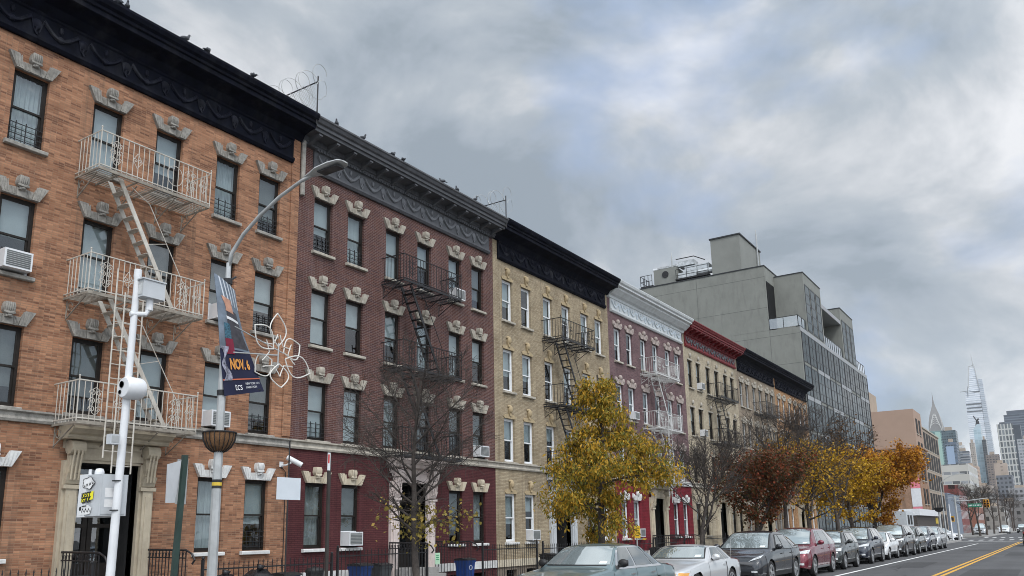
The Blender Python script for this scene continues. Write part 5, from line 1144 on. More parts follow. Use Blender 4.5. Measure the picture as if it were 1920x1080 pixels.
car('graphite hatchback with black roof rails between the red and navy SUVs', -8.5, 35.25, P_hat)
car('navy blue SUV with bright headlights behind the graphite hatchback', -8.58, 41.0, suv(4.65, 1.87, 1.68, PT('navy', (0.014, 0.020, 0.035), 0.22, 0.2), zh=1.04, cow=1.2, rails=(2.2, 3.9, 1.72, 0.60)))
P_wh = suv(4.5, 1.80, 1.44, PT('white', (0.72, 0.73, 0.74), 0.3), zh=0.86, zb=0.90, R=0.32, cow=1.25, rf=2.05, rr=3.1)
P_wh['top'] = [(0, 0.56), (0.05, 0.66), (0.2, 0.74), (1.2, 0.89), (1.35, 0.93), (2.1, 1.40), (2.5, 1.44), (3.0, 1.42), (3.75, 1.06), (3.9, 1.02), (4.4, 0.98), (4.5, 0.65)]; P_wh['sw_all'] = (1.7, 3.6, 2.2, 3.05); P_wh['sw'] = [(1.8, 2.4, 2.3, 2.5), (2.47, 3.15, 2.57, 2.98)]; P_wh['sw_z'] = (0.92, 1.31)
car('white saloon squeezed between the navy SUV and the tall black SUV', -8.62, 46.0, P_wh)
car('tall black SUV with a broad hood behind the white saloon', -8.60, 50.9, suv(5.0, 1.98, 1.80, PT('black', (0.010, 0.010, 0.011), 0.2), zh=1.14, R=0.38, cow=1.2, rf=1.85, rr=4.15))
car('dark grey green SUV behind the tall black SUV', -8.62, 56.6, suv(4.6, 1.84, 1.70, PT('grey green', (0.022, 0.027, 0.027), 0.24, 0.3), zh=1.03, rails=(2.2, 3.9, 1.74, 0.60)))
car('slate blue SUV, third from the far end of the parked row', -8.62, 61.9, suv(4.6, 1.84, 1.70, PT('slate blue', (0.025, 0.03, 0.048), 0.24, 0.3), zh=1.03))
car('silver grey SUV at the far end of the parked row', -8.60, 67.4, suv(4.6, 1.84, 1.66, PT('silver grey', (0.30, 0.31, 0.32), 0.28, 0.4), zh=1.02))
P_turn = dict(P_wh); car('white saloon turning out of the side street at the crossing', -10.4, 108.3, P_turn, rz=rad(58), group='cars further along the street')
car('white SUV coming along the far street towards the crossing', -10.0, 185, suv(4.6, 1.84, 1.66, PT('white', (0.72, 0.73, 0.74), 0.3), zh=1.02), group='cars further along the street', name='driven_car')
car('silver van like SUV parked on the left beyond the crossing', -12.2, 160, suv(5.0, 1.95, 2.0, PT('silver grey', (0.30, 0.31, 0.32), 0.28, 0.4), zh=1.1), group='cars further along the street')
car('grey SUV coming along behind the white one', -7.6, 200, suv(4.8, 1.9, 1.8, PT('grey green', (0.022, 0.027, 0.027), 0.24, 0.3), zh=1.05), group='cars further along the street', name='driven_car')
car('black SUV driving away at the right edge of the road', -2.0, 80.2, suv(4.7, 1.9, 1.70, PT('black', (0.010, 0.010, 0.011), 0.2), zh=1.05), rz=math.pi, group='cars further along the street', name='driven_car')
# ---------------------------------------------------------------- street furniture
def street_lamp(label, x, y, basket=True, group='street lamps along the kerb'):
    T = thing('street_lamp', label, 'street lamp', (x, y, 0.14), group=group)
    b = MB(); b.lathe([(0.15, 0), (0.15, 0.25), (0.078, 0.35), (0.068, 2.6), (0.052, 4.6), (0.038, 5.7)], (0, 0, 0), 10, 'z')
    b.build('pole', M_galv, T, smooth=30)
    b = MB(); b.tube([(0, 0, 5.6), (0.04, 0.01, 5.85), (0.28, 0.03, 6.12), (0.62, 0.04, 6.34), (1.05, 0.05, 6.55), (1.5, 0.05, 6.68), (1.72, 0.05, 6.71)], 0.032, 8, r2=0.026); b.build('arm', M_galv, T, smooth='all')
    b = MB(); vs = []; prof = [(-0.12, 0.03, 0.02), (0.0, 0.06, 0.045), (0.18, 0.125, 0.06), (0.45, 0.145, 0.055), (0.62, 0.12, 0.04), (0.68, 0.06, 0.015)]
    n = 12
    for (u, w_, h) in prof: vs += [(1.72 + u, 0.05 + w_ * math.cos(2 * math.pi * j / n), 6.72 + u * 0.03 + h * math.sin(2 * math.pi * j / n) * (0.45 if math.sin(2 * math.pi * j / n) < 0 else 1.0)) for j in range(n)]
    fs = [(i * n + j, i * n + (j + 1) % n, (i + 1) * n + (j + 1) % n, (i + 1) * n + j) for i in range(len(prof) - 1) for j in range(n)] + [tuple(range(n)), tuple((len(prof) - 1) * n + j for j in range(n))]
    b.add(vs, fs); hd = b.build('lamp_head', M_galv, T, smooth=50)
    b = MB(); b.box(1.92, 2.32, -0.03, 0.13, 6.685, 6.70); b.build('lens', M_mullion, hd)
    if basket:
        b = MB(); b.lathe([(0.07, 2.78), (0.11, 2.79), (0.175, 2.85), (0.222, 2.95), (0.235, 3.05), (0.22, 3.05), (0.09, 3.0)], (0, 0, 0), 24, 'z', cap=False); bs = b.build('flower_basket', mat('brown coir liner', (0.16, 0.085, 0.04), 0.9, var=0.35, scale=14, bump=0.5), T, smooth=50)
        b = MB()
        for k in range(20):
            a = 2 * math.pi * k / 20; c, s_ = math.cos(a), math.sin(a)
            b.tube([(r * c, r * s_, z) for r, z in ((0.075, 2.77), (0.115, 2.785), (0.18, 2.845), (0.228, 2.945), (0.241, 3.06))], 0.006, 4)
        b.tube([(0.241 * math.cos(t * math.pi / 12), 0.241 * math.sin(t * math.pi / 12), 3.06) for t in range(24)], 0.012, 5, closed=True); b.build('wire_rib', M_iron_black, bs)
    return T
LP = street_lamp('tall grey street lamp with a curved arm, brown flower basket and hanging race banner', -10.3, 7.75)
b = MB(); b.lathe([(0.0715, 2.24), (0.0715, 2.28)], (0, 0, 0), 10, 'z'); b.lathe([(0.0715, 2.33), (0.0715, 2.37)], (0, 0, 0), 10, 'z'); o = b.build('pole_label', M_blackplastic, LP)
b = MB(); b.lathe([(0.0716, 2.281), (0.0716, 2.329)], (0, 0, 0), 10, 'z'); b.build('label_stripe', mat('yellow label', (0.6, 0.42, 0.05), 0.5), o)
b = MB()
for z, y1, x1 in ((3.66, 0.62, 0.12), (5.4, 0.16, -0.02)): b.tube([(0, 0, z), (x1, y1, z + 0.12)], 0.016, 6); b.lathe([(0.072, z - 0.04), (0.072, z + 0.04)], (0, 0, 0), 10, 'z')
b.build('banner_bracket', M_iron_black, LP)
street_lamp('far street lamp with a curved arm near the crossing', -10.3, 96, basket=False)

# hanging race banner, twisted by wind
M_navy = mat('navy banner cloth', (0.007, 0.009, 0.036), 0.6, var=0.1)
BN = thing('banner', 'twisted navy street banner announcing NOV. 6 on the lamp pole', 'banner', (-10.3, 7.75, 0))
TL, TR, BR_, BL = Vector((0.05, -0.30, 5.60)), Vector((0.05, 0.10, 5.40)), Vector((0.13, 0.68, 3.90)), Vector((0.09, -0.02, 3.74))
def BS(u, v_, off=0.0):
    """u across 0..1, v down 0..1"""
    p = TL.lerp(TR, u).lerp(BL.lerp(BR_, u), v_)
    p.x += 0.07 * math.sin(math.pi * v_) * math.sin(u * 3.0 + 0.4) + 0.03 * math.sin(5 * v_ + 3 * u) * (1 - v_) + off
    p.y += -0.10 * math.sin(math.pi * v_) * (1 - u) * 0.3 - 0.05 * math.sin(math.pi * v_) * u
    return p
def bpatch(name, poly_or_grid, m, off, parent):
    b = MB()
    u0, u1, v0, v1 = poly_or_grid[:4]; f = poly_or_grid[4] if len(poly_or_grid) > 4 else (lambda v_: (u0, u1)); nu, nv = 8, 14
    vs = []
    for j in range(nv + 1):
        v_ = v0 + (v1 - v0) * j / nv; a, c = f(v_)
        vs += [BS(a + (c - a) * i / nu, v_, off) for i in range(nu + 1)]
    b.add(vs, [(j * (nu + 1) + i, j * (nu + 1) + i + 1, (j + 1) * (nu + 1) + i + 1, (j + 1) * (nu + 1) + i) for j in range(nv) for i in range(nu)])
    return b.build(name, m, parent, smooth='all')
cl = bpatch('cloth', (0, 1, 0, 1), M_navy, 0, BN)
PRN = [bpatch('printed_sky', (0, 1, 0.0, 0.62), mat('grey blue print', (0.13, 0.16, 0.20), 0.6, var=0.3, scale=6), 0.004, cl)]
for i in range(5): bpatch('printed_stripe', (0, 1, 0.0, 0.2, (lambda i_: lambda v_: (0.16 + i_ * 0.17 + v_ * 0.5, 0.22 + i_ * 0.17 + v_ * 0.5) if 0.22 + i_ * 0.17 + v_ * 0.5 < 1 else (0.97, 1.0))(i)), mat('white print', (0.45, 0.48, 0.52), 0.6, var=0.2), 0.007, cl)
bpatch('printed_arm', (0, 1, 0.26, 0.60, lambda v_: (0.30 - 0.1 * (v_ - 0.26), 0.78 + 0.55 * (v_ - 0.26))), mat('dark sleeve print', (0.045, 0.042, 0.05), 0.6, var=0.4, scale=10), 0.008, cl)
bpatch('printed_cuff', (0, 1, 0.335, 0.36, lambda v_: (0.27, 0.80)), M_white, 0.011, cl)
bpatch('printed_hand', (0, 1, 0.17, 0.29, lambda v_: (0.22 + 0.06 * math.sin(30 * v_), 0.55 + 0.5 * (v_ - 0.17))), mat('printed skin', (0.42, 0.22, 0.15), 0.6, var=0.25, scale=12), 0.010, cl)
bpatch('printed_ribbon', (0, 1, 0.40, 0.56, lambda v_: (0.16, 0.36)), mat('blue sequin print', (0.03, 0.09, 0.13), 0.5, var=0.9, scale=40), 0.0105, cl)
bpatch('printed_ribbon', (0, 1, 0.53, 0.66, lambda v_: (0.16, 0.40)), mat('crimson print', (0.20, 0.01, 0.035), 0.6, var=0.3), 0.012, cl)
bpatch('printed_figure', (0, 1, 0.60, 0.88, lambda v_: (0.05 + 0.04 * math.sin(40 * v_), 0.17 + 0.07 * math.sin(24 * v_))), mat('pale figure print', (0.20, 0.20, 0.25), 0.6, var=0.9, scale=18), 0.0125, cl)
bpatch('printed_line', (0, 1, 0.868, 0.878), mat('red orange print', (0.5, 0.12, 0.06), 0.6), 0.009, cl)
def letter(txt, size, fn, m, parent, name='lettering', bold=0.0):
    cu = bpy.data.curves.new('t', 'FONT'); cu.body = txt; cu.size = size; cu.offset = bold; cu.resolution_u = 3
    o = bpy.data.objects.new('t', cu); COL.objects.link(o); dg = bpy.context.evaluated_depsgraph_get(); dg.update()
    me = bpy.data.meshes.new_from_object(o.evaluated_get(dg)); bpy.data.objects.remove(o); me.name = name
    for v_ in me.vertices: v_.co = fn(v_.co.x, v_.co.y)
    me.materials.clear(); me.materials.append(m)
    q = bpy.data.objects.new(name, me); COL.objects.link(q); q.parent = parent; return q
letter('NOV. 6', 0.26, lambda x, y: BS(0.21 + x * 0.70, 0.785 - y * 0.46, 0.015), mat('orange lettering', (0.62, 0.27, 0.06), 0.6), cl, bold=0.012)
letter('tcs', 0.22, lambda x, y: BS(0.27 + x * 0.75, 0.965 - y * 0.42, 0.015), mat('white lettering', (0.7, 0.7, 0.72), 0.6), cl)
for i, t in enumerate(('NEW YORK CITY', 'MARATHON')): letter(t, 0.068, lambda x, y, i=i: BS(0.55 + x * 0.75, 0.925 + 0.033 * i - y * 0.42, 0.015), MATS['white lettering'], cl)

# wire flower decoration clamped to the pole
FD = thing('wire_decoration', 'white wire flower shaped street decoration hanging beside the banner', 'decoration', (-10.1, 8.62, 4.5))
M_wire = mat('white tube light', (0.62, 0.60, 0.56), 0.5, var=0.06)
for k in range(6):
    b = MB(); a = rad(94 + 60 * k + (0, -9, 6, 3, 8, -6)[k]); d = Vector((0.14 * math.sin(k * 2.2), math.cos(a), math.sin(a))); t_ = Vector((0.10 * math.cos(k * 1.7), -math.sin(a), math.cos(a))); L_ = (0.68, 0.66, 0.5, 0.52, 0.66, 0.58)[k]
    def arc(r0, r1, w_, n=11): return [d * (r0 + (r1 - r0) * i / n) + t_ * (w_ * math.sin(math.pi * i / n)) for i in range(n + 1)]
    b.tube(arc(0.14, L_, 0.17) + arc(0.14, L_, -0.19)[::-1], 0.010, 6)
    b.build('petal', M_wire, FD)
    b = MB(); a2 = a + rad(58); d2 = Vector((0, math.cos(a2), math.sin(a2))); m_ = (d + d2) * 0.5
    b.tube([d * 0.34, d * 0.25 + m_ * 0.05, m_ * 0.22, d2 * 0.25 + m_ * 0.05, d2 * 0.34], 0.009, 5); b.build('inner_arc', M_wire, FD)
b = MB(); b.tube([(0, -0.85, -0.1), (0, 0, 0.0)], 0.012, 5); b.tube([(0, -0.85, 0.3), (0, 0.1, 0.05)], 0.010, 5); b.tube([(0, 0, -0.2), (0, 0.0, 0.2)], 0.012, 5); b.build('support_rod', M_galv, FD)

# white camera pole
CP = thing('camera_pole', 'white street pole carrying traffic cameras and a stickered control cabinet', 'camera pole', (-10.3, 6.2, 0.14))
b = MB(); b.lathe([(0.06, 0), (0.052, 2.4), (0.044, 5.0), (0.047, 5.06), (0.053, 5.10), (0.05, 5.2), (0.0, 5.21)], (0, 0, 0), 14, 'z'); o = b.build('pole', M_white, CP, smooth=40); o.rotation_euler = (rad(-0.8), 0, 0)
b = MB()
for z in (1.9, 2.28): b.lathe([(0.058, z), (0.058, z + 0.014)], (0, 0.0, 0), 14, 'z')
b.build('clamp_band', M_iron_black, CP)
b = MB(); b.box(-0.6, -0.12, -0.14, 0.235, 1.84, 2.38); cab = b.build('cabinet', M_greybox, CP)
b = MB(); b.box(-0.615, -0.44, -0.15, 0.245, 1.83, 2.39); b.build('cabinet_back', M_white, cab)
b = MB(); b.box(-0.118, -0.113, -0.12, 0.215, 1.86, 2.36); b.build('cabinet_door', M_greybox, cab)
b = MB(); b.lathe([(0.06, 0), (0.06, 0.05), (0.045, 0.09), (0, 0.10)], (-0.45, 0.02, 2.38), 12, 'z'); b.tube([(-0.5, -0.08, 2.38), (-0.5, -0.08, 2.46)], 0.02, 6); b.build('antenna_dome', M_white, cab)
SF = lambda u, w_: Vector((-0.60 + u, -0.1415, w_))
M_yel = mat('yellow sticker', (0.72, 0.66, 0.02), 0.5); M_ink = mat('sticker ink', (0.012, 0.012, 0.012), 0.5); M_paper = mat('white sticker', (0.72, 0.72, 0.72), 0.5)
def sticker(name, poly, m, off=0.0, x=False):
    b = MB(); pts = [(-0.59 + u * 0.45, -0.152 - off, 1.84 + w_ * 0.54) for u, w_ in poly]; k = len(pts)
    b.add(pts, [tuple(range(k))]); return b.build(name, m, cab)
sticker('yellow_sticker', [(0.10, 0.33), (0.72, 0.40), (0.74, 0.60), (0.13, 0.54)], M_yel)
letter('KEST', 0.105, lambda x, y: Vector((-0.535 + x * 0.95, -0.1545, 2.070 + y + 0.06 * x)), M_ink, cab, bold=0.004)
letter('GAK', 0.105, lambda x, y: Vector((-0.525 + x * 1.0, -0.1545, 2.008 + y + 0.06 * x)), M_ink, cab, bold=0.004)
cloudp = [(0.2 + 0.30 * math.cos(t) * (1 + 0.12 * math.cos(5 * t)) + 0.24, 0.80 + 0.14 * math.sin(t) * (1 + 0.12 * math.cos(5 * t))) for t in [2 * math.pi * i / 30 for i in range(30)]]
sticker('cloud_sticker', cloudp, M_paper); b = MB(); b.tube([(-0.59 + u * 0.45, -0.1535, 1.84 + w_ * 0.54) for u, w_ in cloudp], 0.004, 4, closed=True)
for i in range(4): x0 = -0.50 + i * 0.062; b.tube([(x0, -0.1535, 2.25 + 0.012 * i), (x0 + 0.015, -0.1535, 2.215 + 0.012 * i), (x0 + 0.03, -0.1535, 2.25 + 0.012 * i), (x0 + 0.04, -0.1535, 2.22 + 0.012 * i)], 0.004, 4)
b.build('cloud_outline', M_ink, cab)
sticker('white_sticker', [(0.08, 0.02), (0.62, 0.05), (0.7, 0.2), (0.5, 0.27), (0.15, 0.25)], M_paper)
b = MB(); b.ball((-0.54, -0.153, 1.94), 0.03, 0.002, 0.03, 8, 4)
for i in range(3): b.tube([(-0.50 + i * 0.07, -0.1535, 1.89), (-0.48 + i * 0.07, -0.1535, 1.94), (-0.45 + i * 0.07, -0.1535, 1.90)], 0.005, 4)
b.tube([(-0.5, -0.1535, 1.97), (-0.40, -0.1535, 1.975)], 0.008, 4); b.build('sticker_scribble', M_ink, cab)
b = MB(); b.box(-0.112, -0.1105, -0.08, 0.04, 2.08, 2.2); b.box(-0.112, -0.1105, -0.08, 0.04, 1.95, 2.05); b.build('notice', M_paper, cab)
b = MB(); b.box(-0.04, 0.16, 0.07, 0.40, 4.80, 5.04); b.box(-0.055, 0.175, 0.045, 0.41, 5.041, 5.06); hs = b.build('camera_housing', M_greybox, CP)
b = MB(); b.box(-0.02, 0.14, 0.064, 0.069, 4.83, 5.015); b.build('front_glass', mat('pale housing window', (0.45, 0.46, 0.46), 0.15, var=0.3, scale=8), hs)
b = MB(); b.lathe([(0.05, 4.64), (0.05, 4.8)], (0.06, 0.24, 0), 10, 'z'); b.tube([(0, 0, 4.55), (0.05, 0.2, 4.58), (0.06, 0.24, 4.67)], 0.035, 8); b.build('housing_bracket', M_white, CP)
b = MB(); b.lathe([(0.0, -0.03), (0.13, -0.03), (0.15, 0.0), (0.15, 0.2), (0.13, 0.235), (0, 0.235)], (0.06, -0.02, 3.52), 22, 'y', cap=False); dr = b.build('radar_drum', M_white, CP, smooth=35)
b = MB(); b.lathe([(0.045, 0), (0.045, 0.012), (0, 0.012)], (0.03, -0.062, 3.56), 14, 'y', cap=False); b.lathe([(0.028, 0), (0.028, 0.012), (0, 0.012)], (0.0, -0.062, 3.46), 12, 'y', cap=False); b.build('lens', M_iron_black, dr)
b = MB(); b.box(0.02, 0.12, -0.20, -0.07, 2.75, 2.88); bx = b.build('junction_box', M_greybox, CP); b = MB(); b.box(0.12, 0.123, -0.185, -0.085, 2.77, 2.86); b.build('box_lid', M_galv, bx)

# green post with the bent white sign seen from its back
GP = thing('sign_post', 'dark green steel post with a bent white sign panel', 'sign post', (-10.2, 7.03, 0.14))
M_greenpost = mat('dark green post', (0.02, 0.04, 0.033), 0.5, var=0.25)
b = MB(); b.prism([(-0.03, -0.035), (0.03, -0.035), (0.03, 0.035), (0.015, 0.035), (0.015, -0.02), (-0.015, -0.02), (-0.015, 0.035), (-0.03, 0.035)], 0, 2.68, 'z'); o = b.build('post', M_greenpost, GP); o.rotation_euler = (rad(-2.0), 0, 0)
b = MB(); b.add([(-0.04, 0.02, 2.02), (0.03, 0.02, 2.60), (0.14, -0.27, 2.52), (0.20, -0.30, 2.0)], [(0, 1, 2, 3)]); b.add([(-0.045, 0.02, 2.02), (0.025, 0.02, 2.60), (0.135, -0.27, 2.52), (0.195, -0.30, 2.0)], [(0, 1, 2, 3)]); b.build('sign_panel', M_white, GP)
b = MB(); b.box(-0.03, -0.024, 0.0, 0.17, 2.0, 2.62); o = b.build('side_panel', M_galv, GP); b = MB(); b.ball((-0.02, 0.08, 2.4), 0.012, 0.02, 0.03, 8, 5); b.build('rivet', M_white, o)
# blank white plate on a thin post
BP = thing('sign_post', 'blank pale sign plate on a thin dark post between the orange and maroon houses', 'sign post', (-10.3, 9.1, 0.14))
b = MB(); b.tube([(0, 0, 0), (0, 0, 3.05)], 0.012, 6); b.build('post', M_iron_black, BP); b = MB(); b.box(0.013, 0.017, -0.245, 0.245, 2.11, 2.46); b.build('sign_plate', mat('pale blue white plate', (0.55, 0.59, 0.63), 0.45, var=0.04), BP)
# parking post seen with its sign edge on
PP = thing('sign_post', 'dark brown parking sign post with its red and white sign turned edge on', 'sign post', (-10.3, 9.98, 0.14))
M_brownpost = mat('dark brown post', (0.032, 0.027, 0.024), 0.55, var=0.3)
b = MB(); b.box(-0.02, 0.02, -0.025, 0.025, 0, 2.9); b.build('post', M_brownpost, PP)
b = MB(); b.box(0.021, 0.026, -0.05, 0.005, 2.62, 2.92); sgn = b.build('sign_plate', M_white, PP); b = MB(); b.box(0.0261, 0.027, -0.042, -0.012, 2.74, 2.89); b.build('red_print', mat('red sign ink', (0.45, 0.03, 0.03), 0.5), sgn); PP.rotation_euler = (0, 0, rad(-10))
# yellow notice on a post further down the kerb
YP = thing('sign_post', 'small yellow notice on a post behind the silver roadster', 'sign post', (-14.9, 31.9, 0.14))
b = MB(); b.tube([(0, 0, 0), (0, 0, 1.9)], 0.03, 6); b.build('post', M_galv, YP); b = MB(); b.box(0.031, 0.04, -0.27, 0.27, 1.25, 1.75); sg = b.build('sign_plate', mat('amber notice', (0.62, 0.38, 0.02), 0.6), YP)
b = MB()
for i in range(4): b.box(0.0405, 0.042, -0.2, 0.2 - 0.08 * (i % 2), 1.64 - i * 0.10, 1.665 - i * 0.10)
b.build('printed_line', M_ink, sg)
# bullet security camera with its conduit on the maroon house
SC = thing('security_camera', 'white bullet security camera on the corner of the maroon house with a thin conduit below', 'security camera', (XF, 14.75, 3.55))
b = MB(); b.box(0, 0.02, -0.06, 0.06, -0.07, 0.07); b.tube([(0.02, 0, -0.03), (0.18, 0, -0.03), (0.3, 0.08, 0.03)], 0.022, 6); b.build('bracket', M_white, SC)
b = MB(); c_ = Vector((0.30, 0.12, 0.10)); d_ = Vector((0.35, 0.33, -0.26)).normalized(); b.tube([c_ - d_ * 0.16, c_ - d_ * 0.14, c_ + d_ * 0.28], 0.07, 12); hs = b.build('housing', M_white, SC, smooth=35); b = MB(); b.tube([c_ + d_ * 0.281, c_ + d_ * 0.285], 0.055, 12); b.build('lens', M_iron_black, hs)
b = MB(); b.tube([(0.02, 0.0, -0.08), (0.03, 0.05, -0.12), (0.03, 0.14, -0.2), (0.03, 0.16, -3.3)], 0.011, 5); b.build('conduit', M_iron_black, SC)

# crossing: signals, signs, posts
TS = thing('traffic_light', 'yellow traffic light and green street sign on a grey mast arm over the crossing', 'traffic light', (-10, 105, 0.0))
M_yhouse = mat('yellow signal housing', (0.58, 0.30, 0.02), 0.5, var=0.1)
b = MB(); b.lathe([(0.16, 0), (0.12, 0.4), (0.09, 4.9), (0, 4.92)], (0, 0, 0), 10, 'z'); b.build('pole', M_galv, TS, smooth=40)
b = MB(); b.tube([(0, 0, 4.35), (1.2, 0, 4.35), (3.2, 0, 4.55)], 0.06, 8); b.tube([(0, 0, 4.75), (1.0, 0, 4.5)], 0.03, 6); b.tube([(-0.8, 0, 4.7), (0.5, 0, 4.8)], 0.03, 6); b.build('mast_arm', M_galv, TS)
for x in (2.75, 3.05):
    b = MB(); b.box(x, x + 0.26, -0.14, 0.14, 3.55, 4.4)
    for z in (3.7, 3.97, 4.24): b.lathe([(0.11, -0.2), (0.11, 0.0)], (x + 0.13, -0.14, z), 10, 'y', cap=False)
    h = b.build('signal_head', M_yhouse, TS)
    b = MB()
    for z in (3.7, 3.97, 4.24): b.lathe([(0.1, 0), (0.1, 0.01)], (x + 0.13, -0.16, z), 10, 'y')
    b.build('lens', M_iron_black, h)
b = MB(); b.box(1.2, 2.55, -0.03, 0.0, 3.62, 4.02); s_ = b.build('street_sign', mat('green street sign', (0.012, 0.17, 0.10), 0.5), TS)
b = MB()
for x in (1.3, 1.42, 1.56, 1.76, 1.9, 2.08, 2.22, 2.36): b.box(x, x + 0.08, -0.035, -0.031, 3.74, 3.9)
b.build('printed_line', M_white, s_)
PS = thing('pedestrian_light', 'small yellow pedestrian signal low on a post left of the mast arm', 'traffic light', (-10.6, 104, 0))
b = MB(); b.tube([(0, 0, 0), (0, 0, 2.9)], 0.06, 8); b.build('post', M_galv, PS); b = MB(); b.box(0.08, 0.42, -0.12, 0.12, 2.1, 2.7); b.box(0.1, 0.4, -0.2, -0.121, 2.62, 2.7); h = b.build('signal_head', M_yhouse, PS); b = MB(); b.box(0.13, 0.37, -0.125, -0.121, 2.2, 2.55); b.build('lens', M_iron_black, h)
WP = thing('utility_post', 'plain white painted post just before the crossing', 'post', (-10.15, 100, 0.14)); b = MB(); b.lathe([(0.1, 0), (0.07, 0.1), (0.05, 3.8), (0, 3.82)], (0, 0, 0), 8, 'z'); b.build('shaft', M_white, WP, smooth=40); b = MB(); b.lathe([(0.17, 0), (0.17, 0.06), (0.12, 0.07)], (0, 0, 0), 8, 'z'); b.build('base_plate', M_galv, WP)
FB = thing('basket_post', 'grey post with a dark empty flower basket beside the tall black SUV', 'post', (-10.3, 92.2, 0.14))
b = MB(); b.lathe([(0.11, 0), (0.08, 3.3)], (0, 0, 0), 8, 'z'); b.build('post', M_galv, FB); b = MB(); b.lathe([(0.08, 2.85), (0.3, 2.95), (0.5, 3.3), (0.45, 3.3), (0.1, 3.2)], (0, 0, 0), 14, 'z', cap=False); b.build('flower_basket', M_iron_black, FB)
for i, (x, y, h) in enumerate(((-10.4, 150, 6.5), (-10.4, 185, 7), (-10.2, 225, 7.5), (6.9, 150, 7))):
    lb = ('wooden utility pole just beyond the crossing', 'wooden utility pole halfway along the far block', 'wooden utility pole at the far end of the block', 'wooden utility pole across the road')[i]
    U = thing('utility_pole', lb, 'utility pole', (x, y, 0), group='utility poles beyond the crossing'); b = MB(); b.lathe([(0.14, 0), (0.1, h)], (0, 0, 0), 8, 'z'); b.build('pole', M_barkgrey, U); b = MB(); b.box(-0.9, 0.9, -0.06, 0.06, h - 0.6, h - 0.45); b.build('crossarm', M_barkgrey, U)
for k in range(4):
    b = MB(); pts = []
    for t in range(25):
        f = t / 24; pts.append((-14 + 26 * f + k * 0.3, 138 + k * 9, 6.2 + k * 0.35 - 3.2 * f * (1 - f)))
    b.tube(pts, 0.035, 4); tag(b.build('overhead_cable', M_iron_black), 'black overhead cable sagging across the far street', 'cable', 'overhead cables beyond the crossing')
# ---------------------------------------------------------------- roof edge: razor wire and pigeons
def razor(label, y, xa=-0.75, length=3.6, z0=13.45, h=1.15):
    T = thing('razor_wire_fence', label, 'fence', (XF, y, z0), group='razor wire fences between the roofs')
    b = MB()
    for x in (-xa - 0.05, -xa - 1.75, -xa - length): b.tube([(x, 0, -0.3), (x, 0, h + (0.02 if x < 0 else 0.05))], 0.022, 5)
    b.build('post', M_iron_black, T)
    b = MB(); x0, x1 = -xa - 0.05, -xa - length
    b.tube([(x0, 0, h - 0.12), (x1, 0, h - 0.12)], 0.02, 5); b.build('rail', M_iron_black, T)
    b = MB(); s_ = 0.14
    n = int((x0 - x1 + h) / s_)
    for i in range(n):
        a = x0 - i * s_
        p, q = (a, 0, 0.0), (a + h - 0.15, 0, h - 0.15)
        for sg in (1, -1):
            pts = []
            for t in range(9):
                u = t / 8; x = a + (h - 0.15) * u if sg > 0 else a + (h - 0.15) * (1 - u)
                if x1 <= x <= x0: pts.append((x, 0, (h - 0.15) * u))
            if len(pts) > 1: b.tube(pts, 0.006, 3)
    b.build('chain_link', M_galv, T)
    b = MB(); pts = []
    m_ = 160
    for t in range(m_):
        a = t * 2 * math.pi / 16; x = x0 + 0.1 - (x0 - x1) * t / m_
        pts.append((x + 0.12 * math.sin(a * 0.5), 0.24 * math.cos(a), h + 0.12 + 0.26 * math.sin(a)))
    b.tube(pts, 0.009, 4); pts = [(p[0] + 0.1, -p[1] * 0.9, p[2] - 0.55 * (1 if i % 5 else 0.9)) for i, p in enumerate(pts)]; b.tube(pts, 0.007, 3)
    b.build('razor_coil', M_galv, T)
razor('razor wire fence on the roof edge of the orange brick house', 14.95); razor('smaller razor wire fence on the roof edge of the maroon house', 24.62, h=0.95, z0=13.35)

b = MB(); b.ball((0, 0, 0.12), 0.075, 0.13, 0.08, 10, 7); b.ball((0, -0.11, 0.235), 0.038, 0.045, 0.042, 8, 6); b.tube([(0, -0.07, 0.15), (0, -0.105, 0.23)], 0.055, 8, r2=0.034)
b.tube([(0, -0.15, 0.232), (0, -0.185, 0.222)], 0.012, 5, r2=0.003); b.add([(-0.035, 0.08, 0.12), (0.035, 0.08, 0.12), (0.045, 0.27, 0.055), (-0.045, 0.27, 0.055), (-0.035, 0.08, 0.09), (0.035, 0.08, 0.09), (0.045, 0.27, 0.045), (-0.045, 0.27, 0.045)], [(0, 1, 2, 3), (7, 6, 5, 4), (0, 4, 5, 1), (1, 5, 6, 2), (2, 6, 7, 3), (3, 7, 4, 0)])
for sg in (-1, 1): b.tube([(sg * 0.03, -0.01, 0.06), (sg * 0.03, -0.02, 0.0), (sg * 0.03, -0.05, 0.0)], 0.008, 4); b.ball((sg * 0.065, 0.05, 0.125), 0.025, 0.13, 0.055, 8, 5)
me_pig = mesh_of(b, 'pigeon', mat('pigeon feathers', (0.06, 0.065, 0.075), 0.7, var=0.5, scale=14), True)
PY = [(8.92, 0), (9.15, 0), (10.67, 0), (11.29, 0), (12.68, 0), (7.9, 0), (15.7, 1), (16.81, 1), (18.16, 1), (18.64, 1), (20.66, 1), (21.5, 1), (22.6, 1)]
for i, (y, h) in enumerate(PY):
    o = bpy.data.objects.new('pigeon', me_pig); COL.objects.link(o); o.location = (XF + 0.72, y, 13.47 if h == 0 else 13.42); o.rotation_euler = (0, 0, rad((i * 67) % 360)); o.scale = (0.68,) * 3
    tag(o, 'grey pigeon perched on the black cornice edge of the orange house' if h == 0 else 'grey pigeon perched on the grey cornice edge of the maroon house', 'pigeon', 'pigeons on the black cornice' if h == 0 else 'pigeons on the grey cornice')

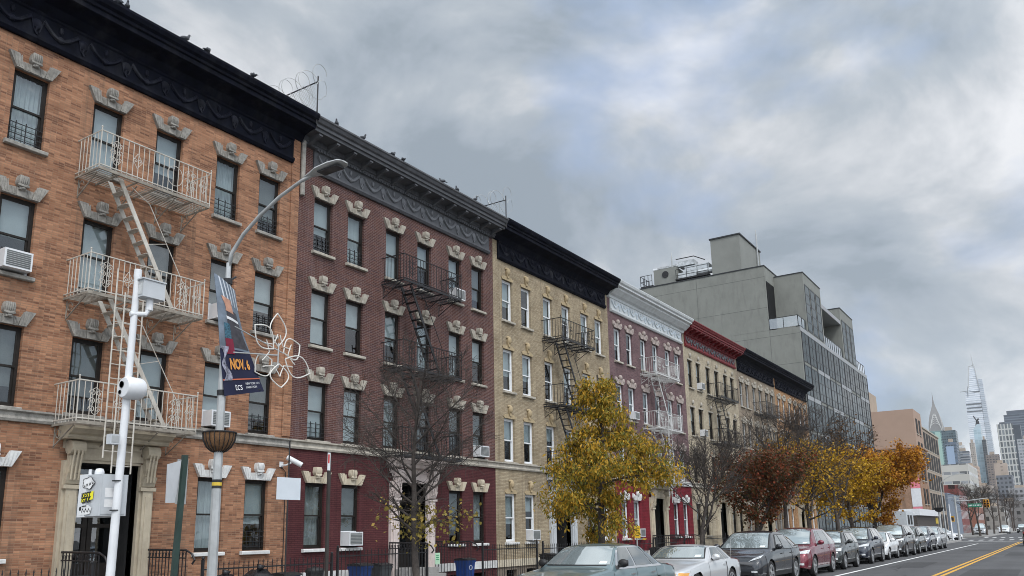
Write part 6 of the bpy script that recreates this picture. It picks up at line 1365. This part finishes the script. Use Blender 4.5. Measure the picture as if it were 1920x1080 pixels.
# ---------------------------------------------------------------- window air conditioners
def aircon(hi, row, ci, label):
    S = SPEC[hi]; y = S['y'] + COLS[ci] * S['w'] / 9.65; z = ROWZ[row][0] + 0.02
    T = thing('air_conditioner', label, 'air conditioner', (XF, y, z), group='air conditioners in the windows')
    b = MB(); w = 0.27; b.box(-0.15, 0.26, -w, w, 0.02, 0.40); b.build('casing', M_white, T)
    g = MB(); g.box(0.261, 0.268, -w + 0.04, w - 0.04, 0.06, 0.36); gr = g.build('grille', M_greyblind, T)
    g = MB()
    for k in range(7): g.box(0.268, 0.273, -w + 0.04, w - 0.04, 0.08 + k * 0.04, 0.09 + k * 0.04)
    g.build('louvre', M_greyframe, gr)
    g = MB(); g.box(-0.1, -0.08, -0.34, -w - 0.001, 0.02, 0.40); g.box(-0.1, -0.08, w + 0.001, 0.34, 0.02, 0.40); g.box(-0.1, -0.08, -0.34, 0.34, 0.401, 0.43); g.build('side_panel', M_white, T)
for a in ((0, 3, 1, 'white air conditioner on the third floor at the left edge of the orange house'), (0, 2, 4, 'white air conditioner in the orange house window left of the street lamp, lower'), (0, 3, 4, 'air conditioner in the orange house window behind the banner top'),
          (1, 4, 4, 'air conditioner on the top floor of the maroon house right of its fire escape'), (1, 2, 5, 'air conditioner above the belt course of the maroon house, behind bare twigs'), (1, 1, 1, 'ground floor air conditioner of the maroon house'),
          (2, 1, 1, 'ground floor air conditioner of the buff house beside the yellow tree'), (3, 3, 1, 'air conditioner on the third floor of the plum house'), (3, 1, 1, 'ground floor air conditioner in the crimson wall of the plum house'),
          (4, 4, 1, 'air conditioner on the top floor of the cream house'), (4, 3, 1, 'air conditioner on the third floor of the cream house')): aircon(*a)

# ---------------------------------------------------------------- area fences, railings, bins
def fence(label, y0, y1, x=-15.2, h=1.0, pitch=0.13, spear=True):
    T = thing('iron_fence', label, 'fence', (x, y0, 0.14), group='black iron area fences'); L = y1 - y0
    b = MB(); b.box(-0.015, 0.015, 0, L, 0.12, 0.15); b.box(-0.015, 0.015, 0, L, h - 0.12, h - 0.09); b.build('rail', M_iron_black, T)
    b = MB(); n = max(int(L / pitch), 1)
    for i in range(n + 1):
        y = L * i / n; b.tube([(0, y, 0), (0, y, h)], 0.009, 4)
        if spear: b.tube([(0, y, h - 0.01), (0, y, h + 0.025), (0, y, h + 0.07)], 0.016, 4, r2=0.002)
    b.build('pickets', M_iron_black, T)
    b = MB()
    for y in (0, L): b.box(-0.025, 0.025, y - 0.025, y + 0.025, 0, h + 0.1); b.ball((0, y, h + 0.13), 0.035, n=8, m=5)
    b.build('post', M_iron_black, T)
    return T
fence('low black iron fence in front of the orange house, right of the doorway', 11.2, 14.9); fence('low black iron fence at the left of the orange house doorway', 5.4, 8.8)
fence('spiked black iron fence left of the maroon house entrance', 15.1, 18.6, h=1.15); fence('spiked black iron gate fence right of the maroon house entrance', 21.3, 24.5, h=1.15)
fence('black iron fence before the left windows of the buff house', 24.9, 28.2, h=1.1); fence('black iron fence right of the buff house door', 30.8, 34.2, h=1.1)
fence('black iron fence left of the plum house entrance', 34.5, 37.8, h=1.1); fence('black iron fence right of the plum house entrance', 40.4, 43.6, h=1.2)
fence('black iron fence along the cream house', 44, 52.6, h=1.1); fence('black iron fence along the grey tan house', 53.2, 61.5, h=1.1); fence('black iron fence along the amber end house', 62, 71, h=1.1)
def stoop_rail(label, y, x0=-16.9, x1=-15.3):
    T = thing('stoop_railing', label, 'railing', (0, y, 0.14), group='stoop railings at the entrances')
    b = MB(); b.tube([(x0, 0, 1.32), (x1 - 0.2, 0, 1.30), (x1, 0, 1.22), (x1 + 0.1, 0, 1.1), (x1 + 0.02, 0, 1.02)], 0.022, 6); b.tube([(x0, 0, 1.16), (x1 - 0.2, 0, 1.14)], 0.014, 5); b.build('handrail', M_iron_black, T)
    b = MB(); n = 12
    for i in range(n + 1): x = x0 + (x1 - 0.2 - x0) * i / n; b.tube([(x, 0, 0), (x, 0, 1.3)], 0.011, 4)
    for i in range(n): x = x0 + (x1 - 0.2 - x0) * (i + 0.5) / n; b.tube([(x - 0.05, 0, 1.16), (x - 0.03, 0, 1.25), (x + 0.03, 0, 1.25), (x + 0.05, 0, 1.16)], 0.008, 4)
    b.build('baluster', M_iron_black, T)
stoop_rail('black stoop railing at the left of the beige doorway', 9.1); stoop_rail('black stoop railing at the right of the beige doorway', 11.0)
stoop_rail('black stoop railing left of the maroon house door', 18.9); stoop_rail('black stoop railing right of the maroon house door', 21.1)
stoop_rail('black stoop railing left of the crimson ground floor door', 38.0); stoop_rail('black stoop railing right of the crimson ground floor door', 40.1)

def bin_(label, x, y, m, lidm=M_blackplastic, h=0.9, kind='wheelie', logo=False, s_=0.80):
    T = thing('trash_bin', label, 'trash bin', (x, y, 0.14), group='bins in the front areas'); T.scale = (s_, s_, s_); b = MB()
    if kind == 'round':
        b.lathe([(0.22, 0), (0.23, 0.05), (0.27, h - 0.1), (0.29, h - 0.09), (0.29, h - 0.05), (0.27, h - 0.05), (0.25, 0.3)], (0, 0, 0), 18, 'z', cap=False); b.build('body', m, T, smooth=40)
        b = MB(); b.lathe([(0.3, h - 0.06), (0.3, h - 0.02), (0.24, h + 0.05), (0.05, h + 0.08), (0.05, h + 0.11), (0, h + 0.11)], (0, 0, 0), 18, 'z', cap=False); b.build('lid', lidm, T, smooth=40)
    else:
        lo, hi = 0.23, 0.29
        b.add([(-lo, -lo, 0.05), (lo, -lo, 0.05), (lo, lo, 0.05), (-lo, lo, 0.05), (-hi, -hi, h), (hi, -hi, h), (hi, hi, h), (-hi, hi, h)], [(0, 3, 2, 1), (4, 5, 6, 7), (0, 1, 5, 4), (1, 2, 6, 5), (2, 3, 7, 6), (3, 0, 4, 7)])
        b.box(-hi - 0.02, hi + 0.02, -hi - 0.02, hi + 0.02, h - 0.08, h - 0.02); b.build('body', m, T)
        b = MB(); b.prism([(-hi - 0.03, h + 0.001), (hi + 0.04, h + 0.001), (hi + 0.03, h + 0.05), (0, h + 0.10), (-hi - 0.03, h + 0.06)], -hi - 0.03, hi + 0.03, 'y'); b.build('lid', lidm, T)
        b = MB()
        for sg in (-1, 1): b.lathe([(0.1, 0), (0.1, 0.05)], (-0.24, sg * 0.25 - 0.025, 0.1), 12, 'y')
        b.build('wheel', M_blackplastic, T)
    if logo:
        b = MB(); b.tube([(hi + 0.004 - 0.018, 0.09 * math.cos(t * math.pi / 9), h - 0.28 + 0.09 * math.sin(t * math.pi / 9)) for t in range(18)], 0.014, 4, closed=True); b.build('recycling_mark', M_white, T)
bin_('blue recycling bin with a white ring mark behind the low fence', -14.75, 13.05, M_blueplastic, logo=True, h=0.86); bin_('black round bin beside the blue recycling bin', -16.0, 15.1, M_blackplastic, kind='round', h=0.9)
bin_('blue bin with a dark lid left of the maroon entrance', -16.2, 16.95, M_blueplastic, h=0.92); bin_('dark grey bin nearest the maroon entrance', -16.2, 17.75, mat('dark grey plastic', (0.05, 0.055, 0.06), 0.5), h=0.88)
bin_('bright blue bin with white marks right of the maroon entrance', -16.1, 21.6, mat('bright blue plastic', (0.01, 0.045, 0.2), 0.45), h=0.9, logo=True); bin_('black bin in front of the buff house', -16.2, 26.9, M_blackplastic)
bin_('black bin behind the fence of the plum house', -16.1, 36.5, M_blackplastic)
for i, (x, y, s_) in enumerate(((-14.6, 11.3, 0.42), (-14.5, 12.1, 0.46), (-14.8, 12.55, 0.36))):
    b = MB(); r_ = random.Random(i); n, m_ = 14, 9; vs = []
    for a in range(m_ + 1):
        t = math.pi * a / m_
        for j in range(n):
            p = 2 * math.pi * j / n; k = s_ * (1 + 0.16 * (r_.random() - 0.5)); vs.append((k * math.sin(t) * math.cos(p), k * math.sin(t) * math.sin(p), max(s_ * 0.85 + k * 1.05 * math.cos(t), 0)))
    b.add(vs, [(a * n + j, (a + 1) * n + j, (a + 1) * n + (j + 1) % n, a * n + (j + 1) % n) for a in range(m_) for j in range(n)]); b.tube([(0, 0, s_ * 1.8), (0.03, 0.02, s_ * 2.1)], 0.05, 6, r2=0.09)
    o = b.build('trash_bag', M_bag, None, smooth='all'); o.location = (x, y, 0.14); tag(o, ('shiny black rubbish bag left of two others by the fence', 'largest shiny black rubbish bag, in the middle by the fence', 'small shiny black rubbish bag next to the blue bin')[i], 'rubbish bag', 'rubbish bags by the fence')
NG = thing('notice', 'small pale green notice tied to the fence near the bare tree', 'notice', (-15.15, 19.0, 1.0)); b = MB(); b.box(0, 0.006, -0.11, 0.11, -0.16, 0.16); b.build('board', mat('pale green card', (0.42, 0.62, 0.45), 0.6), NG)
b = MB()
for z in (0.08, 0.02, -0.04): b.box(0.0065, 0.008, -0.07, 0.07, z, z + 0.025)
b.build('printed_line', mat('green ink', (0.05, 0.25, 0.12), 0.6), NG)

# ---------------------------------------------------------------- trees
def tree(label, x, y, H, spread, trunk_r, seed, bark, clear=1.9, n_lat=20, lean=0.0, up=0.5, leaf=None, leaf_n=0, leaf_size=(0.11, 0.035), droop=0.6, twig_n=5, sub_n=6, env=None, leaf_low=None, multi=1, bias=None, name='street_tree', twig_r=0.006, group='street trees along the pavement', clump=0.12):
    R_ = random.Random(seed); T = thing(name, label, 'tree', (x, y, 0.12), group=group); seg = []; tips = []
    env = env or (lambda f: math.sin(math.pi * min(1, 0.12 + 0.88 * f)) ** 0.7)
    def limb(p, d, length, r, n, wob, upb):
        pts = [(p.copy(), r)]
        for i in range(n):
            d = (d + Vector((R_.gauss(0, wob), R_.gauss(0, wob), R_.gauss(0, wob * 0.7) + upb))).normalized()
            p = p + d * (length / n); pts.append((p.copy(), r * (1 - 0.8 * (i + 1) / n)))
        return pts
    tr = limb(Vector((0, 0, 0)), Vector((lean, R_.uniform(-.03, .03), 1)).normalized(), H * 0.93, trunk_r, 12, 0.045, 0.05)
    lead = [tr]
    if multi > 1:
        for k in range(multi - 1):
            i0 = 4 + k; a = R_.uniform(0, 6.28); lead.append(limb(tr[i0][0], Vector((math.cos(a) * 0.5, math.sin(a) * 0.5, 1)).normalized(), H * 0.93 - tr[i0][0].z, tr[i0][1] * 0.75, 9, 0.05, 0.06))
    b = MB()
    def addl(pts, n):
        ps = [q[0] for q in pts]
        for i in range(len(pts) - 1): pass
        vs = []; up_ = Vector((0.3, 0.2, 1))
        for i, (q, r) in enumerate(pts):
            d = (ps[min(i + 1, len(ps) - 1)] - ps[max(i - 1, 0)]).normalized(); a = d.cross(up_ if abs(d.z) < 0.9 else Vector((1, 0.2, 0))).normalized(); c = a.cross(d)
            vs += [q + (a * math.cos(2 * math.pi * j / n) + c * math.sin(2 * math.pi * j / n)) * max(r, 0.003) for j in range(n)]
        b.add(vs, [(i * n + j, i * n + (j + 1) % n, (i + 1) * n + (j + 1) % n, (i + 1) * n + j) for i in range(len(pts) - 1) for j in range(n)])
    for l_ in lead: addl(l_, 9)
    def at(pts, f):
        i = min(int(f * (len(pts) - 1)), len(pts) - 2); u = f * (len(pts) - 1) - i
        return pts[i][0].lerp(pts[i + 1][0], u), pts[i][1] + (pts[i + 1][1] - pts[i][1]) * u
    f0 = clear / (H * 0.93)
    for k in range(n_lat):
        l_ = lead[k % len(lead)]; f = f0 + (0.97 - f0) * ((k + R_.random() * 0.7) / n_lat)
        if l_ is not tr: f = max(0.1, f)
        p, r = at(l_, f); hf = (p.z - clear) / (H - clear); a = k * 2.4 + R_.uniform(-.4, .4)
        ln = spread * max(env(max(hf, 0)), 0.12) * R_.uniform(0.75, 1.12) * (bias(hf, math.cos(a) * 0.83 + math.sin(a) * 0.55) if bias else 1)
        lat = limb(p, Vector((math.cos(a), math.sin(a), up + 0.5 * hf + R_.uniform(-.15, .2))).normalized(), ln, max(r * 0.5, 0.012), 7, 0.10, 0.03 if droop < 0.5 else -0.03); addl(lat, 6)
        nsb = max(2, round(sub_n * ln / (0.62 * spread)))
        for s_ in range(nsb):
            g = 0.22 + 0.76 * (s_ + R_.random()) / nsb; q, rq = at(lat, g); i = min(int(g * 7), 6); dl = (lat[i + 1][0] - lat[i][0]).normalized()
            dv = (dl * 0.7 + Vector((R_.gauss(0, .6), R_.gauss(0, .6), R_.gauss(0.15, .4)))).normalized(); sl_ = ln * (0.48 - 0.22 * g) * R_.uniform(0.7, 1.3)
            sb = limb(q, dv, sl_, max(rq * 0.6, twig_r * 1.5), 5, 0.14, 0.05 if leaf is None else -0.02); addl(sb, 4); tips.append(sb)
            for t in range(twig_n):
                g2 = 0.15 + 0.85 * (t + R_.random()) / twig_n; q2, _ = at(sb, g2); dv2 = (dv + Vector((R_.gauss(0, .7), R_.gauss(0, .7), R_.gauss(0.05, .6)))).normalized()
                tw = limb(q2, dv2, sl_ * R_.uniform(0.35, 0.75), twig_r, 3, 0.2, 0.04 if leaf is None else -0.05); addl(tw, 3); tips.append(tw)
    b.build('trunk', bark, T, smooth='all', fix=False)
    if leaf_n:
        L_ = MB(); use = tips if leaf_low is None else [t for t in tips if leaf_low[0] < t[-1][0].z < leaf_low[1]]
        wts = None; LV = L_.v; LF = L_.f; rr = R_.random; gs = R_.gauss; nclump = len(use); per = max(1, leaf_n // max(nclump, 1)); k = 0
        for t in use:
            m_ = per if per > 1 else (1 if rr() < leaf_n / nclump else 0)
            m_ = int(m_ * R_.choice((0.3, 0.7, 1.0, 1.3, 1.7)) + rr())
            for _ in range(m_):
                p, _r = at(t, rr()); c = p + Vector((gs(0, clump), gs(0, clump), gs(-clump * 0.3, clump)))
                d = Vector((gs(0, .6), gs(0, .6), -droop + gs(0, .55)))
                if d.length < 1e-3: continue
                d.normalize(); w_ = d.cross(Vector((gs(0, 1), gs(0, 1), gs(0, 1)))); 
                if w_.length < 1e-3: continue
                w_.normalize(); s_ = R_.uniform(0.45, 1.4); l2 = d * leaf_size[0] * s_; w2 = w_ * leaf_size[1] * s_
                o = len(LV); LV += [tuple(c), tuple(c + l2 * 0.5 + w2), tuple(c + l2), tuple(c + l2 * 0.5 - w2)]; LF.append((o, o + 1, o + 2, o + 3))
        L_.m = [0] * len(LF); L_.build('crown', leaf, T, fix=False)
    return T
LM_yel = leaf_mat('yellow willow oak leaves', [(0.22, (0.10, 0.105, 0.02)), (0.40, (0.21, 0.18, 0.024)), (0.56, (0.38, 0.235, 0.025)), (0.76, (0.52, 0.29, 0.028))])
LM_or = leaf_mat('orange autumn leaves', [(0.25, (0.20, 0.075, 0.014)), (0.46, (0.38, 0.155, 0.018)), (0.62, (0.52, 0.23, 0.022)), (0.8, (0.60, 0.32, 0.03))])
LM_gold = leaf_mat('golden autumn leaves', [(0.25, (0.20, 0.11, 0.014)), (0.48, (0.42, 0.235, 0.018)), (0.66, (0.55, 0.32, 0.02)), (0.8, (0.58, 0.38, 0.03))])
LM_rb = leaf_mat('red brown leaves', [(0.25, (0.05, 0.045, 0.015)), (0.42, (0.085, 0.05, 0.018)), (0.58, (0.14, 0.05, 0.02)), (0.8, (0.25, 0.055, 0.025))])
LM_gr = leaf_mat('dull green leaves', [(0.25, (0.03, 0.034, 0.012)), (0.5, (0.055, 0.055, 0.014)), (0.8, (0.10, 0.085, 0.016))])
LM_few = leaf_mat('last pale leaves', [(0.3, (0.17, 0.14, 0.03)), (0.55, (0.27, 0.21, 0.05)), (0.8, (0.36, 0.24, 0.06))])
LM_brown = leaf_mat('dry brown leaves', [(0.3, (0.07, 0.04, 0.022)), (0.55, (0.12, 0.07, 0.035)), (0.8, (0.17, 0.10, 0.045))])
XT = -10.55
tree('bare dark young tree with a few yellow leaves low down, before the maroon house', XT, 12.65, 4.9, 1.75, 0.085, 3, M_bark, clear=1.3, n_lat=26, up=0.55, leaf=LM_few, leaf_n=420, leaf_size=(0.085, 0.03), droop=0.4, twig_n=8, sub_n=9, leaf_low=(1.0, 2.1), twig_r=0.004)
tree('bushy tree with golden yellow drooping leaves behind the teal saloon', XT, 20.3, 6.3, 2.15, 0.12, 8, M_bark, clear=1.85, n_lat=34, up=0.06, leaf=LM_yel, leaf_n=26000, leaf_size=(0.115, 0.020), droop=0.9, twig_n=6, sub_n=7, env=lambda f: 0.14 + 0.86 * max(0, 1.0 - f) ** 0.9, bias=lambda f, r: (0.85 + 0.42 * max(r, 0)) if 0.20 < f < 0.44 else (0.72 + 0.42 * (-r)) if f <= 0.20 else 0.66, clump=0.10)
tree('small bare dark tree behind the silver roadster', XT, 27.4, 4.1, 2.2, 0.10, 15, M_bark, clear=1.6, n_lat=24, up=0.75, droop=0.2, twig_n=7, sub_n=8, twig_r=0.007, multi=2)
tree('red brown tree with greener lower leaves behind the charcoal crossover', XT, 34.4, 4.2, 1.85, 0.15, 21, M_bark, clear=1.7, n_lat=28, up=0.45, leaf=LM_rb, leaf_n=20000, leaf_size=(0.09, 0.04), droop=0.2, twig_n=6, sub_n=7, multi=2)
tree('tall bare grey tree rising above the red brown one', XT, 38.4, 6.4, 2.6, 0.13, 29, M_bark, clear=2.6, n_lat=26, up=0.9, droop=0.2, twig_n=7, sub_n=8, twig_r=0.008, multi=3)
tree('half bare tree with thin golden leaves and a yellow green skirt', XT, 42.5, 5.2, 2.8, 0.15, 33, M_bark, clear=1.9, n_lat=26, up=0.4, leaf=LM_gold, leaf_n=6500, leaf_size=(0.11, 0.045), droop=0.4, twig_n=6, sub_n=7, twig_r=0.008, multi=2)
tree('bare brown tree thinly set with dry leaves before the amber house', XT, 48.8, 6.4, 3.0, 0.14, 37, M_bark, clear=2.4, n_lat=26, up=0.8, leaf=LM_brown, leaf_n=4000, leaf_size=(0.11, 0.05), droop=0.3, twig_n=7, sub_n=8, twig_r=0.009, multi=3)
tree('bright golden tree left of the big orange tree', XT, 53.0, 5.1, 2.7, 0.16, 41, M_bark, clear=1.8, n_lat=28, up=0.35, leaf=LM_gold, leaf_n=18000, leaf_size=(0.12, 0.05), droop=0.3, twig_n=5, sub_n=7, multi=2)
tree('big dense orange tree at the end of the tree row', XT, 59.6, 6.1, 2.75, 0.18, 47, M_bark, clear=1.9, n_lat=36, up=0.32, leaf=LM_or, leaf_n=44000, leaf_size=(0.14, 0.06), droop=0.3, twig_n=6, sub_n=8, multi=3)
for i, (x, y, h, lb) in enumerate(((-10.6, 140, 7.6, 'tall bare tree just beyond the traffic lights'), (-12.5, 152, 8, 'bare tree behind the traffic light pole'), (-10.8, 172, 9, 'bare tree halfway along the far block'), (-10.0, 200, 9, 'bare tree behind the oncoming white SUV'), (-10.5, 240, 10, 'farthest bare tree before the long brick depot'), (-19.5, 152, 9, 'dark leafy tree standing in front of the tan office block foot'))):
    tree(lb, x, y, h * 0.88, 3.2, 0.16, 60 + i, M_bark if i != 5 else M_bark, clear=2.6, n_lat=18, up=0.7, droop=0.2, twig_n=5, sub_n=6, twig_r=0.016, multi=2, group='bare trees beyond the crossing')
# ---------------------------------------------------------------- air between here and the far skyline
b = MB(); b.box(-420, 120, -60, 2120, -1.2, 400)
q = bpy.data.materials.new('thin haze'); q.use_nodes = True; t_ = q.node_tree; t_.nodes.remove(t_.nodes['Principled BSDF'])
pv = t_.nodes.new('ShaderNodeVolumePrincipled'); pv.inputs['Color'].default_value = (0.92, 0.95, 1.0, 1); pv.inputs['Density'].default_value = 0.00007
t_.links.new(pv.outputs[0], t_.nodes['Material Output'].inputs['Volume'])
hz = b.build('haze', q, None, kind='stuff')
